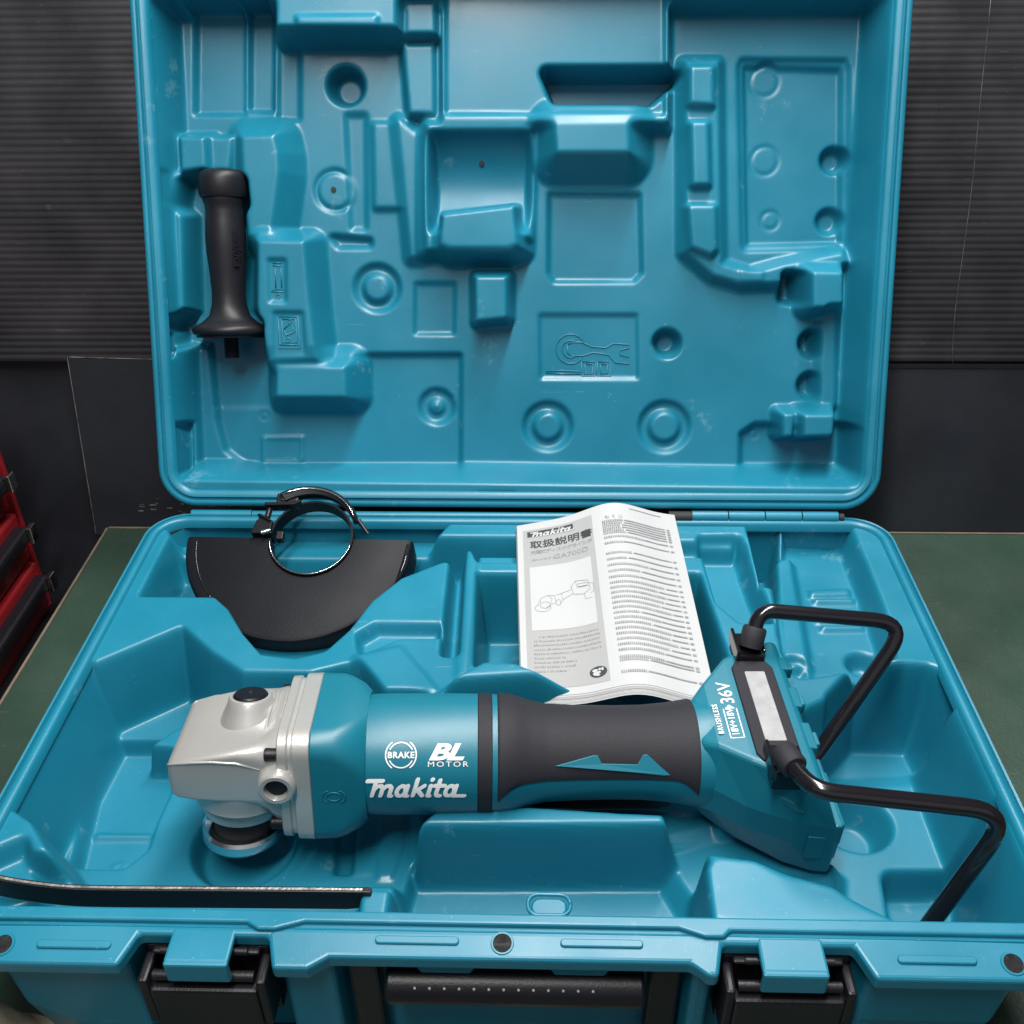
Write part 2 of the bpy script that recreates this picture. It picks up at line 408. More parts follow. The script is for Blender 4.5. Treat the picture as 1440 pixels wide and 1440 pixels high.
# finger pocket in front of the grip
F.P([(-58, -312), (112, -308), (116, -330), (116, -395), (-52, -395), (-62, -340)], -0.078, 0.004)
F.P([(-44, -303), (14, -299), (108, -305), (110, -312), (-56, -316)], -0.018, 0.004)
F.P([(-52, -372), (112, -372), (112, -396), (-52, -396)], -0.060, 0.012)
# channel and groove behind the motor
F.P([(-114, -152), (-103, -141), (-57, -141), (-56, -151), (-86, -152), (-110, -169)], -0.016, 0.004)
F.P([(-112, -180), (-83, -170), (-52, -214), (-88, -214)], 0.000, 0.006)
F.P([(-50, -50), (-43, -50), (-41, -171), (-48, -171)], -0.030, 0.004)
F.P([(-41, -46), (-33, -46), (-32, -196), (-37, -196)], -0.002, 0.004)
# deep pocket under the manual
F.P([(-30, -75), (150, -73), (161, -204), (120, -215), (66, -209), (11, -184), (-26, -185)], -0.075, 0.006, inner=True)
F.P([(-32, -34), (191, -32), (191, -47), (-32, -49)], -0.018, 0.004)
F.P([(159, -26), (187, -24), (191, -81), (196, -129), (176, -129), (163, -108)], -0.030, 0.005)
F.P([(158, -22), (186, -22), (185, -26), (157, -26)], -0.014, 0.002)
F.P([(205, -7), (222, -7), (216, -84), (203, -84)], -0.065, 0.006)
# ridge between the pocket and the grip
F.P([(-45, -237), (-35, -221), (-17, -207), (3, -208), (36, -225), (65, -237), (125, -250), (124, -258), (59, -245), (-7, -236)], 0.020, 0.016)
F.P([(-40, -233), (20, -227), (150, -212), (150, -250), (-40, -262)], -0.05, 0.010)
# shelf at the back right
F.P([(236, -4), (282, -2), (281, -71), (279, -148), (274, -167), (235, -181), (209, -187), (206, -149), (213, -81)], -0.030, 0.007)
F.P([(221, -36), (233, -31), (221, -159), (205, -160)], -0.020, 0.006)
for q in ([(244, -66), (276, -63), (275, -71), (243, -73)], [(245, -77), (277, -76), (276, -80), (245, -80)], [(243, -100), (276, -100), (275, -103), (242, -104)], [(244, -110), (276, -110), (275, -113), (243, -114)]):
    F.P(q, -0.0265, 0.0018)
F.hole((273, 5), 0.004, -0.043, 0.006)
F.hole((266, -151), 0.0075, -0.044, 0.006)
F.ring((212, -166), 0.008, 0.010, -0.026, 0.003)
# battery pocket
F.P([(214, -218), (250, -196), (276, -184), (305, -184), (306, -230), (306, -386), (219, -387), (196, -372), (186, -362), (168, -340), (150, -310), (160, -250)], -0.082, 0.012, inner=True)
F.P([(257, -188), (297, -190), (299, -211), (232, -216)], -0.086, 0.012)
F.hole((243, -256), 0.016, -0.110, 0.010)
F.P([(259, -306), (298, -305), (290, -331), (256, -332)], -0.108, 0.006, 0.004)
# front right plateau
F.P([(118, -355), (126, -349), (147, -351), (161, -360), (189, -368), (202, -380), (216, -388), (117, -390)], -0.002, 0.004)
F.P([(98, -294), (102, -322), (111, -341), (125, -345), (148, -349), (166, -358), (193, -367), (206, -375), (225, -304), (179, -269)], -0.062, 0.010, inner=True)

F.blur(0.0013)
outl = rrect(-0.315, 0.315, -D, 0, 0.030, 10)
keep = F.poly(outl) < -0.0035
bt = link_mesh('base_tray', F.mesh('base_tray', keep), M['case'], case, 180, CI)
mb = MB()
sweep(mb, outl, [(-0.0085, -0.0085), (-0.0075, -0.0022), (-0.0060, -0.0004), (-0.0040, 0), (-0.0022, -0.0002), (-0.0010, -0.0012), (-0.0004, -0.0035),
                 (0.0010, -0.0040), (0.0016, -0.0016), (0.0030, -0.0012), (0.0040, -0.0030), (0.0040, -0.0085), (0.0020, -0.0100), (-0.004, -0.0102)])
mb.build('base_rim', M['case'], case, 50, CI)
# side walls of the base
plan = [(-0.278, -0.4125), (-0.206, -0.4125), (-0.200, -0.392), (-0.126, -0.392), (-0.120, -0.4125), (-0.092, -0.4125), (-0.088, -0.3965),
        (0.102, -0.3965), (0.106, -0.4125), (0.116, -0.4125), (0.122, -0.392), (0.194, -0.392), (0.200, -0.4125), (0.280, -0.4125),
        (0.311, -0.380), (0.311, -0.03), (0.285, -0.002), (-0.285, -0.002), (-0.311, -0.03), (-0.311, -0.380)]
lowp = [(x*0.985 if abs(x) > 0.25 else x, (y+0.2)*0.965-0.2 if y > -0.39 else y) for x, y in plan]
lowp2 = [(x*0.965 if abs(x) > 0.25 else x, (y+0.2)*0.95-0.2 if abs(x) > 0.25 or y > -0.3 else y) for x, y in plan]
mb = MB(); mb.loft([[(x, y, -0.0095) for x, y in plan], [(x, y, -0.060) for x, y in lowp], [(x, y, -0.1145) for x, y in lowp2]], False, True)
mb.build('base_shell', M['case'], case, None, CI, bevel=0.003, seg=3)
# front lip with notches for the latches
lip = [(-0.318, -0.392), (-0.300, -0.4215), (-0.206, -0.4215), (-0.199, -0.4045), (-0.127, -0.4045), (-0.122, -0.4215), (-0.103, -0.4215), (-0.092, -0.4150),
       (0.103, -0.4150), (0.112, -0.4215), (0.117, -0.4215), (0.121, -0.4045), (0.192, -0.4045), (0.200, -0.4215), (0.302, -0.4215), (0.318, -0.392)]
def lipz(x, y, z): return (x, y, z - 0.16*max(0, -0.400-y) - 0.0012)
mb = MB(); mb.prism(lip, -0.0105, 0.0, lipz); mb.build('front_lip', M['case'], case, None, CI, bevel=0.0022, seg=3)
# raised rim band whose outline steps in and out along the front
yb = lambda x: 0.0
edge = [(-0.312, -0.3985), (-0.140, -0.3985), (-0.133, -0.4025), (-0.124, -0.4025), (-0.108, -0.3975), (0.098, -0.3975), (0.112, -0.4025), (0.122, -0.4025), (0.126, -0.3985), (0.312, -0.3985)]
mb = MB(); mb.prism(edge + [(0.300, -0.3905), (-0.300, -0.3905)], -0.006, 0.0018)
mb.build('rim_band', M['case'], case, None, CI, bevel=0.0016, seg=3)
for xa, xb, yy in ((-0.253, -0.212, -0.4115), (-0.068, -0.022, -0.4060), (0.033, 0.078, -0.4060), (0.213, 0.255, -0.4115)):
    mb = MB(); mb.prism(rrect(xa, xb, yy-0.0022, yy+0.0022, 0.0021, 4), -0.006, 0.0016, lipz); mb.build('lip_rib', M['case'], case, 40, CI, bevel=0.0007)
for xx, yy in ((-0.272, -0.412), (0.0015, -0.4065), (0.274, -0.4125)):
    mb = MB(); mb.lathe([(0.0052, -0.004), (0.0052, 0.0006), (0.0060, 0.0006), (0.0066, -0.0003)], 24, lambda x, y, z: lipz(x+xx, y+yy, z)); mb.build('hole_collar', M['case'], case, 40, CI)
    mb = MB(); mb.lathe([(0.0051, 0.0002), (0.0, 0.0002)], 24, lambda x, y, z: lipz(x+xx, y+yy, z)); mb.build('lip_hole', M['dark'], case, 40, CI)
# latches
def latch(xc):
    L_ = Matrix.Translation((xc, -0.4045, 0)); m_ = CI @ L_
    mb = MB(); mb.box((-0.0345, 0.0006, -0.075), (0.0345, 0.0120, -0.0135)); mb.box((-0.030, -0.004, -0.0155), (0.030, 0.001, -0.0125))
    body = mb.build('latch', M['black'], case, None, m_, bevel=0.0015)
    mb = MB(); mb.box((-0.0175, -0.0165, -0.0060), (0.0175, 0.004, -0.0012)); mb.box((-0.0175, -0.0185, -0.0180), (0.0175, -0.0145, -0.0016))
    mb.build('latch_tab', M['case'], body, None, None, bevel=0.0015)
    mb = MB(); mb.tube([(-0.028, -0.012, -0.0215), (0.028, -0.012, -0.0215)], 0.0030, 14); mb.tube([(-0.024, -0.004, -0.011), (0.024, -0.004, -0.011)], 0.0022, 12)
    mb.build('hinge_pin', M['black'], body, 40, None)
    mb = MB(); mb.box((-0.0300, -0.0185, -0.0800), (0.0300, -0.0100, -0.0265))
    mb.build('lever', M['black'], body, None, None, bevel=0.002)
    for sx in (-1, 1):
        mb = MB(); mb.box((sx*0.0325-0.0028, -0.0180, -0.060), (sx*0.0325+0.0028, 0.0010, -0.0185)); mb.build('latch_arm', M['black'], body, None, None, bevel=0.0018)
latch(-0.163); latch(0.1575)
# carrying handle in its recess
mb = MB(); mb.tube([(-0.064, -0.4090, -0.0375), (0.080, -0.4090, -0.0375)], 0.0110, 24); hd = mb.build('carry_handle', M['black'], case, 40, CI, bevel=0.002)
for xa in (-0.0850, 0.0830):
    mb = MB(); mb.box((xa, -0.4085, -0.1120), (xa+0.0170, -0.3972, -0.0125)); mb.build('handle_arm', M['black'], hd, None, None, bevel=0.002)
for k in range(13):
    mb = MB(); mb.lathe([(0.0009, 0), (0.0007, 0.0006), (0.0, 0.0007)], 8, lambda x, y, z, k=k: (-0.047+k*0.0082+x, -0.4167-0.707*z+0.707*y, -0.0298+0.707*z+0.707*y)); mb.build('grip_dot', M['label'], hd, 180, None)
for xa in (-0.0300, 0.0440):
    mb = MB(); mb.prism([(xa-0.017, -0.0115), (xa+0.017, -0.0115), (xa+0.017, -0.018), (xa+0.014, -0.025), (xa-0.014, -0.025), (xa-0.017, -0.018)], 0, 0.006, lambda x, y, z: (x, -0.405-z, y))
    mb.build('handle_stop', M['case'], case, None, CI, bevel=0.0015)
# small snap catch on the inside of the front rim
mb = MB(); mb.prism(rrect(0.0165, 0.0375, -0.3885, -0.3760, 0.006, 5), -0.02, -0.0040); mb.build('snap_catch', M['case'], case, 40, CI, bevel=0.0015)
mb = MB(); ring = rrect(0.0150, 0.0390, -0.3880, -0.3745, 0.006, 5); mb.tube([(x, y, -0.0035) for x, y in ring+[ring[0]]], 0.0012, 8); mb.build('snap_loop', M['case'], case, 180, CI)
# dimples of the side walls
for p in ((-0.3075, -0.300, -0.030), (0.3000, -0.310, -0.030), (0.291, -0.352, -0.012)):
    pass

# ---- lid, hinged at the back and leaning
LEAN = 0.4151
cl, sl = math.cos(LEAN), math.sin(LEAN)
LM = Matrix(((1, 0, 0, 0), (0, sl, -cl, 0.2), (0, cl, sl, HC+0.004), (0, 0, 0, 1)))     # lid coordinates (u, v up the lid, towards the viewer)
Dv0, Dv1 = 0.006, 0.446
G = Field(-0.3085, 0.3085, Dv0+0.002, Dv1-0.002, 0.00115)
G.Z[:] = -0.004
G.P([(-288, 38), (286, 34), (286, 414), (-288, 414)], -0.050, 0.011)
# lower left recess, frame lines
G.P([(-272, 74), (-266, 48), (-252, 36), (-232, 33), (-54, 34), (-53, 132), (-270, 131)], -0.0565, 0.004)
G.P([(-234, 58), (-197, 59), (-198, 36), (-235, 35)], -0.0545, 0.0015)
G.P([(-231, 56), (-200, 56), (-201, 37), (-232, 37)], -0.0560, 0.0015)
# upper left shallow recesses
G.P([(-273, 421), (-233, 421), (-237, 340), (-278, 340)], -0.0560, 0.003)
G.P([(-228, 422), (-209, 422), (-213, 342), (-232, 343)], -0.0595, 0.003)
G.P([(-204, 391), (-188, 391), (-190, 335), (-206, 335)], -0.0545, 0.003)
# slab left of the middle with its long sloping flank
G.P([(-233, 316), (-206, 317), (-203, 303), (-203, 288), (-209, 254), (-212, 238), (-230, 236), (-233, 289)], -0.026, 0.019)
G.P([(-286, 316), (-263, 316), (-264, 291), (-286, 289)], -0.026, 0.007)
G.P([(-262, 317), (-243, 317), (-247, 290), (-261, 290)], -0.033, 0.003)
G.P([(-220, 230), (-181, 230), (-178, 176), (-174, 131), (-215, 129), (-219, 152), (-223, 176)], -0.0160, 0.0125)
G.P([(-209, 124), (-150, 124), (-150, 98), (-211, 98)], -0.0200, 0.0185)
G.P([(-291, 256), (-278, 256), (-278, 170), (-292, 166)], -0.024, 0.007)
G.P([(-293, 284), (-281, 284), (-282, 263), (-292, 263)], -0.026, 0.007)
# slot of the side handle
G.P([(-283, 279), (-238, 279), (-237, 262), (-242, 255), (-242, 195), (-242, 170), (-227, 160), (-228, 147), (-296, 146), (-297, 160), (-281, 170), (-279, 255), (-286, 262)], -0.056, 0.006, 0.0025)
G.P([(-275, 146), (-227, 147), (-226, 88), (-272, 88)], -0.0575, 0.005)
# middle: vertical bands
G.P([(-147, 336), (-133, 336), (-135, 244), (-145, 244)], -0.0535, 0.004)
G.P([(-124, 329), (-103, 329), (-100, 261), (-124, 261)], -0.046, 0.004)
G.P([(-102, 331), (-87, 319), (-86, 219), (-93, 219)], -0.040, 0.009)
G.P([(-163, 235), (-131, 232), (-131, 229), (-158, 229)], -0.056, 0.004)
# boss under the top wall, step and side block
G.P([(-195, 428), (-98, 428), (-99, 398), (-196, 399)], -0.010, 0.010)
G.P([(-178, 405), (-114, 405), (-114, 397), (-178, 398)], -0.006, 0.0022)
G.P([(-92, 419), (-68, 419), (-68, 396), (-92, 396)], -0.024, 0.004)
G.P([(-96, 390), (-71, 390), (-71, 336), (-92, 336)], -0.036, 0.005)
# centre slab and panel
G.P([(-62, 433), (122, 432), (125, 326), (-63, 327)], -0.0265, 0.006)
G.P([(-59, 435), (119, 433), (122, 334), (-60, 335)], -0.0325, 0.003)
G.P([(-76, 325), (6, 325), (4, 224), (-78, 224)], -0.026, 0.011)
cyl0, cyl1 = [(-71, 320), (7, 237)]
vm = 0.5*(cyl0[1]+cyl1[1])/1000; vr = 0.5*abs(cyl0[1]-cyl1[1])/1000
tcy = np.clip((G.Y-vm)/vr, -1, 1)
zc = -0.027-0.032*np.sqrt(np.maximum(0, 1-tcy**2))
G.st(np.maximum(np.maximum(cyl0[0]/1000-G.X, G.X-cyl1[0]/1000), np.abs(G.Y-vm)-vr), zc, 0.007)
G.P([(24, 366), (133, 366), (109, 346), (32, 347)], -0.078, 0.006)
G.P([(31, 324), (91, 324), (92, 301), (33, 301)], -0.014, 0.0235)
G.P([(-58, 235), (-7, 235), (-7, 225), (-58, 225)], -0.014, 0.0150)
G.P([(-64, 252), (-2, 259), (-1, 227), (-64, 227)], -0.014, 0.0040)
G.P([(-36, 201), (-9, 201), (-9, 166), (-36, 163)], -0.022, 0.006)
G.P([(28, 271), (104, 270), (107, 205), (101, 199), (32, 199), (28, 205)], -0.0555, 0.003)
G.P([(-90, 195), (-57, 195), (-58, 153), (-91, 153)], -0.0535, 0.0025)
# pictogram panels
G.P([(20, 168), (104, 168), (106, 114), (21, 114)], -0.0530, 0.0022)
G.P([(-212, 214), (-198, 214), (-199, 180), (-212, 180)], -0.0185, 0.0016)
G.P([(-209, 170), (-185, 170), (-184, 135), (-210, 134)], -0.0185, 0.0016)
# round marks
for c, a, b, z in (((27, 70), 14.5, 19.5, -0.0555), ((132, 70), 15.5, 20.5, -0.0555), ((-125, 192), 14, 18, -0.0555), ((-74, 87), 8, 13.5, -0.062)):
    G.ring(c, a/1000, b/1000, z, 0.004)
for c, a, b, z, w in (((-160, 275), 15.5, 17, -0.0525, .002), ((213, 300), 10.5, 11.3, -0.0620, .0014), ((220, 250), 6.5, 7.2, -0.0615, .0012),
        ((210, 365), 11, 12.2, -0.0620, .0014), ((-74, 87), 3.0, 3.8, -0.059, .001), ((-232, 78), 3.2, 4.0, -0.0575, .001)):
    G.ring(c, a/1000, b/1000, z, w)
for c, r, z in (((132, 144), 8, -0.068), ((261, 144), 8.5, -0.070), ((261, 107), 8, -0.066), ((-148, 361), 11, -0.074)):
    G.hole(c, r/1000, z, 0.0055)
# right hand compartment
G.P([(192, 374), (273, 371), (280, 232), (201, 230)], -0.0600, 0.008)
a_ = [(189, 379), (275, 378), (283, 228), (198, 226)]
sd = np.abs(G.poly([(p/1000, q/1000) for p, q in a_])); G.st(sd-0.0008, -0.0545, 0.0022)
for c, r, z in (((272, 300), 7.5, -0.072), ((271, 249), 7.5, -0.069)): G.hole(c, r/1000, z, 0.0045)
for c, a, b in (((213, 300), 11.2, 12.2), ((220, 250), 7, 8), ((210, 365), 11.5, 12.5)): G.ring(c, a/1000, b/1000, -0.0612, 0.0014)
G.P([(140, 376), (166, 376), (175, 211), (202, 203), (227, 210), (278, 220), (282, 214), (226, 197), (194, 196), (169, 203), (145, 223)], -0.0360, 0.008)
G.P([(143, 370), (161, 370), (162, 341), (144, 342)], -0.0290, 0.004)
G.P([(145, 326), (158, 326), (161, 277), (148, 277)], -0.0275, 0.004)
G.P([(145, 259), (167, 259), (169, 224), (165, 220), (149, 226)], -0.0285, 0.004)
G.P([(192, 207), (211, 205), (210, 198), (193, 198)], -0.0345, 0.002)
G.P([(232, 202), (244, 202), (244, 181), (232, 183)], -0.066, 0.005)
G.P([(248, 204), (273, 204), (275, 175), (250, 175)], -0.0140, 0.009)
G.P([(266, 171), (277, 171), (280, 91), (269, 91)], -0.043, 0.007)
G.P([(204, 62), (214, 69), (290, 70), (290, 36), (205, 36)], -0.0600, 0.006)
G.P([(232, 84), (241, 84), (241, 64), (233, 64)], -0.026, 0.006)
G.P([(248, 84), (274, 84), (274, 66), (249, 65)], -0.0170, 0.0075)
for c, r in (((214, 63), 4.2),): G.ring(c, 3.4/1000, 4.2/1000, -0.0612, 0.001)
# stiffening ribs and bumps on the walls
G.P([(-305, 152), (-300, 152), (-300, 134), (-305, 134)], -0.030, 0.003)
G.P([(-297, 73), (-293, 73), (-294, 30), (-297, 30)], -0.042, 0.003)
G.P([(-34, 15), (-3, 15), (-3, 13), (-34, 13)], -0.008, 0.002)

G.blur(0.0012)
loutl = rrect(-0.310, 0.310, Dv0, Dv1, 0.030, 10)
keep = G.poly(loutl) < -0.0035
lid = link_mesh('lid', G.mesh('lid', keep), M['case'], case, 180, LM)
mb = MB()
sweep(mb, loutl, [(-0.0125, -0.0080), (-0.0115, -0.0030), (-0.0100, -0.0014), (-0.0060, -0.0010), (-0.0050, -0.0030), (-0.0035, -0.0032), (-0.0026, -0.0004), (-0.0010, 0.0), (0.0012, -0.0006),
                 (0.0022, -0.0025), (0.0022, -0.0120), (0.0002, -0.0135), (-0.0040, -0.0500), (-0.016, -0.0700), (-0.060, -0.0745)])
mb.add([(-0.255, 0.06, -0.0744), (0.255, 0.06, -0.0744), (0.255, 0.39, -0.0744), (-0.255, 0.39, -0.0744)], [(0, 1, 2, 3)])
mb.build('lid_rim', M['case'], lid, 50, None)
# raised drawing in the pictogram panel, and the two small ones
def lid_lines(name, lines, z, r=0.00055):
    mb = MB()
    for pts in lines: mb.tube([(a/1000, b/1000, z) for a, b in pts], r, 6)
    return mb.build(name, M['case'], lid, 180)
def cpts(c, r, a0=0, a1=360, n=28): return [(c[0]+r*math.cos(math.radians(a0+(a1-a0)*i/n)), c[1]+r*math.sin(math.radians(a0+(a1-a0)*i/n))) for i in range(n+1)]
pc = (47, 139)
body_ = [(44, 143), (49, 145), (57, 145), (66, 141), (78, 140), (85, 144), (99, 143), (99, 140), (91, 138), (91, 134), (99, 132), (99, 126), (87, 127), (81, 134), (67, 136), (58, 133), (48, 133), (44, 136), (44, 143)]
lid_lines('embossed_symbol', [cpts(pc, 13, 20, 320), cpts(pc, 7.5, 60, 300), body_,
   [(25, 119), (39, 120), (56, 119), (56, 117), (39, 117), (25, 118)], [(57, 128), (69, 128), (69, 115), (57, 115), (57, 128)], [(60, 126), (67, 126), (67, 117), (60, 117), (60, 126)],
   [(71, 128), (82, 128), (83, 115), (71, 115), (71, 128)], [(74, 126), (80, 126), (80, 118), (74, 117), (74, 126)]], -0.0527)
lid_lines('embossed_symbol', [[(-209, 212), (-201, 212)], [(-209, 210), (-201, 209)], [(-207, 209), (-207, 191)], [(-202, 209), (-202, 191)], [(-211, 188), (-208, 190), (-202, 190), (-199, 188), (-211, 188)], [(-207, 185), (-203, 185), (-205, 182), (-207, 185)]], -0.0183, 0.0005)
lid_lines('embossed_symbol', [[(-206, 167), (-189, 167), (-188, 140), (-206, 140), (-206, 167)], [(-203, 165), (-191, 165), (-190, 145), (-203, 145), (-203, 165)], [(-202, 156), (-196, 161), (-192, 154), (-200, 151), (-202, 156)], [(-206, 143), (-189, 143)], cpts((-198, 147), 1.6), cpts((-196, 163), 1.4)], -0.0183, 0.0005)
for c, z in (((-161, 276), -0.0503), ((-32, 298), -0.0602)):
    mb = MB(); mb.lathe([(0.0024, 0.0002), (0.0023, 0.0012), (0, 0.0013)], 16, lambda x, y, q: (c[0]/1000+x, c[1]/1000+y, G.at(c[0]/1000, c[1]/1000)+q)); mb.build('vent_plug', M['dark'], lid, 40)

# hinge
hg = MB()
mb = MB(); mb.tube([(-0.285, 0.0010, -0.0006), (-0.232, 0.0010, -0.0006)], 0.0042, 14); mb.tube([(-0.2315, 0.0010, -0.0006), (0.125, 0.0010, -0.0006)], 0.0036, 14)
for k in range(4):
    mb.tube([(0.152+k*0.0315, 0.0005, 0.0006), (0.1825+k*0.0315, 0.0005, 0.0006)], 0.0052, 14)
mb.build('hinge', M['case'], case, 40, CI)
for xa, xb, rr_ in ((0.132, 0.1517, 0.0050), (0.278, 0.282, 0.004)):
    mb = MB(); mb.tube([(xa, 0.0, 0.0006), (xb, 0.0, 0.0006)], rr_, 14); mb.build('hinge_end', M['dark'], case, 40, CI)

# ------------------------------------------------------------------ side handle lying in the lid
sh = tag(empty('auxiliary_grip', (0, 0, 0)), 'black plastic screw-on grip lying in the moulded slot on the left of the lid', 'side grip')
sh.matrix_world = Matrix.Translation((0, -0.2, 0)) @ LM @ Matrix(((1, 0, -0.012, -0.2525), (0, 0, 1, 0.1520), (0, -1, 0, -0.034), (0, 0, 0, 1)))
# local z runs up the handle, built round z
mb = MB(); mb.lathe([(0.0, -0.0005), (0.031, -0.0005), (0.0325, 0.0010), (0.0328, 0.004), (0.0305, 0.0070), (0.024, 0.0100), (0.0175, 0.0160), (0.0148, 0.026), (0.0142, 0.036), (0.0152, 0.052),
    (0.0168, 0.070), (0.0172, 0.082), (0.0165, 0.095), (0.0158, 0.104), (0.0162, 0.1095), (0.0178, 0.113), (0.0178, 0.1145)], 48)
mb.build('handle_grip', M['hblack'], sh, 50)
mb = MB(); mb.lathe([(0.0172, 0.1146), (0.0190, 0.1150), (0.0206, 0.1185), (0.0208, 0.130), (0.0196, 0.1350), (0.0160, 0.1375), (0, 0.1378)], 48); mb.build('pommel', M['hblack'], sh, 50)
mb = MB(); prof = [(0.0, -0.021), (0.0055, -0.021)]
for k in range(11):
    z = -0.020+k*0.0017; prof += [(0.0066, z), (0.0059, z+0.0008)]
mb.lathe(prof+[(0.0068, -0.0006), (0.0, -0.0006)], 24); mb.build('threaded_stud', M['black'], sh, 40)
mb = MB(); mb.lathe([(0.029, -0.0030), (0.0295, -0.0008), (0.010, -0.0007)], 40); mb.build('flange_disc', M['black'], sh, 40)
v2, f2 = text2d('makita', 0.011, 0.0003, 0.2, 'CENTER')
mb = MB()
def hmap(x, y): 
    a = 0.62+y/0.0168; z = 0.072-x
    return (0.0175*math.sin(a), -0.0175*math.cos(a), z)
mb.add([hmap(x, y) for x, y in v2], f2); mb.build('lettering', M['black'], sh, None)

# ------------------------------------------------------------------ angle grinder
gr = tag(empty('angle_grinder', (0, 0, 0)), 'teal cordless angle grinder with silver gear head and black wire battery guards', 'angle grinder')
TA = math.radians(3.0); TP = math.radians(2.0); TR = math.radians(-9)
GM = Matrix.Translation((-0.0515, -0.272, HC-0.001)) @ Matrix.Rotation(TA, 4, 'Z') @ Matrix.Rotation(TP, 4, 'Y') @ Matrix.Rotation(TR, 4, 'X')
gr.matrix_world = GM
def sect(s, hy, z0, z1, r, k=8, cy=0.0, lean=0.0):
    return [(s+lean*(z-(z0+z1)/2), cy+y, z) for y, z in rrect(-hy, hy, z0, z1, min(r, hy*0.999, (z1-z0)/2*0.999), k)]
def lofted(name, st, m, ang=35, bevel=0):
    mb = MB(); mb.loft([sect(*a) for a in st]); return mb.build(name, m, gr, ang, bevel=bevel)
def circ(s, r, lean=0): return (s, r, -r, r, r*0.998, 8, 0, lean)
# gear head
lofted('gear_head', [(-0.1590, 0.0290, -0.0040, 0.0130, 0.004), (-0.1578, 0.0318, -0.0070, 0.0175, 0.004), (-0.1540, 0.0332, -0.0085, 0.0195, 0.0032), (-0.1430, 0.0346, -0.0095, 0.0225, 0.0030),
    (-0.1300, 0.0352, -0.0105, 0.0255, 0.0034), (-0.1150, 0.0354, -0.0120, 0.0285, 0.005), (-0.1040, 0.0356, -0.0160, 0.0305, 0.009), (-0.0985, 0.0360, -0.0230, 0.0330, 0.014),
    (-0.0945, 0.0368, -0.0310, 0.0355, 0.018), (-0.0890, 0.0378, -0.0350, 0.0368, 0.020)], M['silver'], 50)
lofted('gear_flange', [(-0.0902, 0.0375, -0.0375, 0.0375, 0.014), (-0.0890, 0.0400, -0.0400, 0.0400, 0.014), (-0.0840, 0.0402, -0.0402, 0.0402, 0.014), (-0.0830, 0.0388, -0.0388, 0.0388, 0.013),
    (-0.0810, 0.0388, -0.0388, 0.0388, 0.013), (-0.0798, 0.0412, -0.0412, 0.0412, 0.014), (-0.0700, 0.0415, -0.0415, 0.0415, 0.014), (-0.0695, 0.0408, -0.0408, 0.0408, 0.014)], M['silver'], 30)
for k in range(3):                                     # cooling ribs between head and flange
    mb = MB(); ss = -0.1005+k*0.0042
    mb.loft([sect(ss, 0.0300, -0.002, 0.0352+0.0007*k, 0.020, 8, 0.004), sect(ss+0.0016, 0.0300, -0.002, 0.0354+0.0007*k, 0.020, 8, 0.004)]); mb.build('cooling_rib', M['silver'], gr, 35, bevel=0.0006)
XS = -0.1165
def TS(x, y, z): return (XS+x+0.13*(z+0.004), y, z)
def BT(x, y, z):                                       # lock button axis leans back a little
    a = math.radians(12); zz = z-0.030
    return (XS+0.003+x, 0.008+y*math.cos(a)+zz*math.sin(a), 0.030+zz*math.cos(a)-y*math.sin(a))
mb = MB(); mb.lathe([(0.0210, 0.0200), (0.0180, 0.0280), (0.0150, 0.0340), (0.0138, 0.0380), (0.0130, 0.0390), (0.0112, 0.0392), (0.0110, 0.036)], 40, BT); mb.build('button_boss', M['silver'], gr, 35)
mb = MB(); mb.lathe([(0.0107, 0.034), (0.0107, 0.0397), (0.0099, 0.0408), (0.0, 0.0410)], 36, BT); lb = mb.build('lock_button', M['black'], gr, 35)
mb = MB(); mb.lathe([(0.0018, 0.0408), (0.0014, 0.0416), (0, 0.0417)], 14, BT); mb.build('button_dimple', M['rubber'], lb, 35)
mb = MB(); mb.lathe([(0.0350, 0.000), (0.0345, -0.0150), (0.0335, -0.0200), (0.0338, -0.0235), (0.0310, -0.0280), (0.0285, -0.0300), (0.0280, -0.0365), (0.0245, -0.0390), (0.0, -0.0390)], 56, TS); mb.build('bearing_box', M['silver'], gr, 30)
mb = MB(); mb.lathe([(0.0205, -0.0370), (0.0205, -0.0580), (0.008, -0.0580), (0.008, -0.067), (0, -0.067)], 40, TS); mb.build('spindle', M['dark'], gr, 30)
mb = MB(); mb.lathe([(0.0212, -0.0550), (0.0262, -0.0530), (0.0280, -0.0550), (0.0280, -0.0610), (0.0260, -0.0640), (0.0180, -0.0640)], 56, TS, True); mb.build('inner_flange', M['steel'], gr, 30)
for (sx, sy, sz) in ((-0.151, -0.0270, -0.0015), (-0.151, 0.0270, -0.0015)):
    mb = MB(); mb.lathe([(0.0, -0.005), (0.0036, -0.005), (0.0040, -0.003), (0.0040, 0.003)], 16, lambda x, y, z: (sx+x, sy+y, sz+z)); mb.build('screw', M['black'], gr, 35)
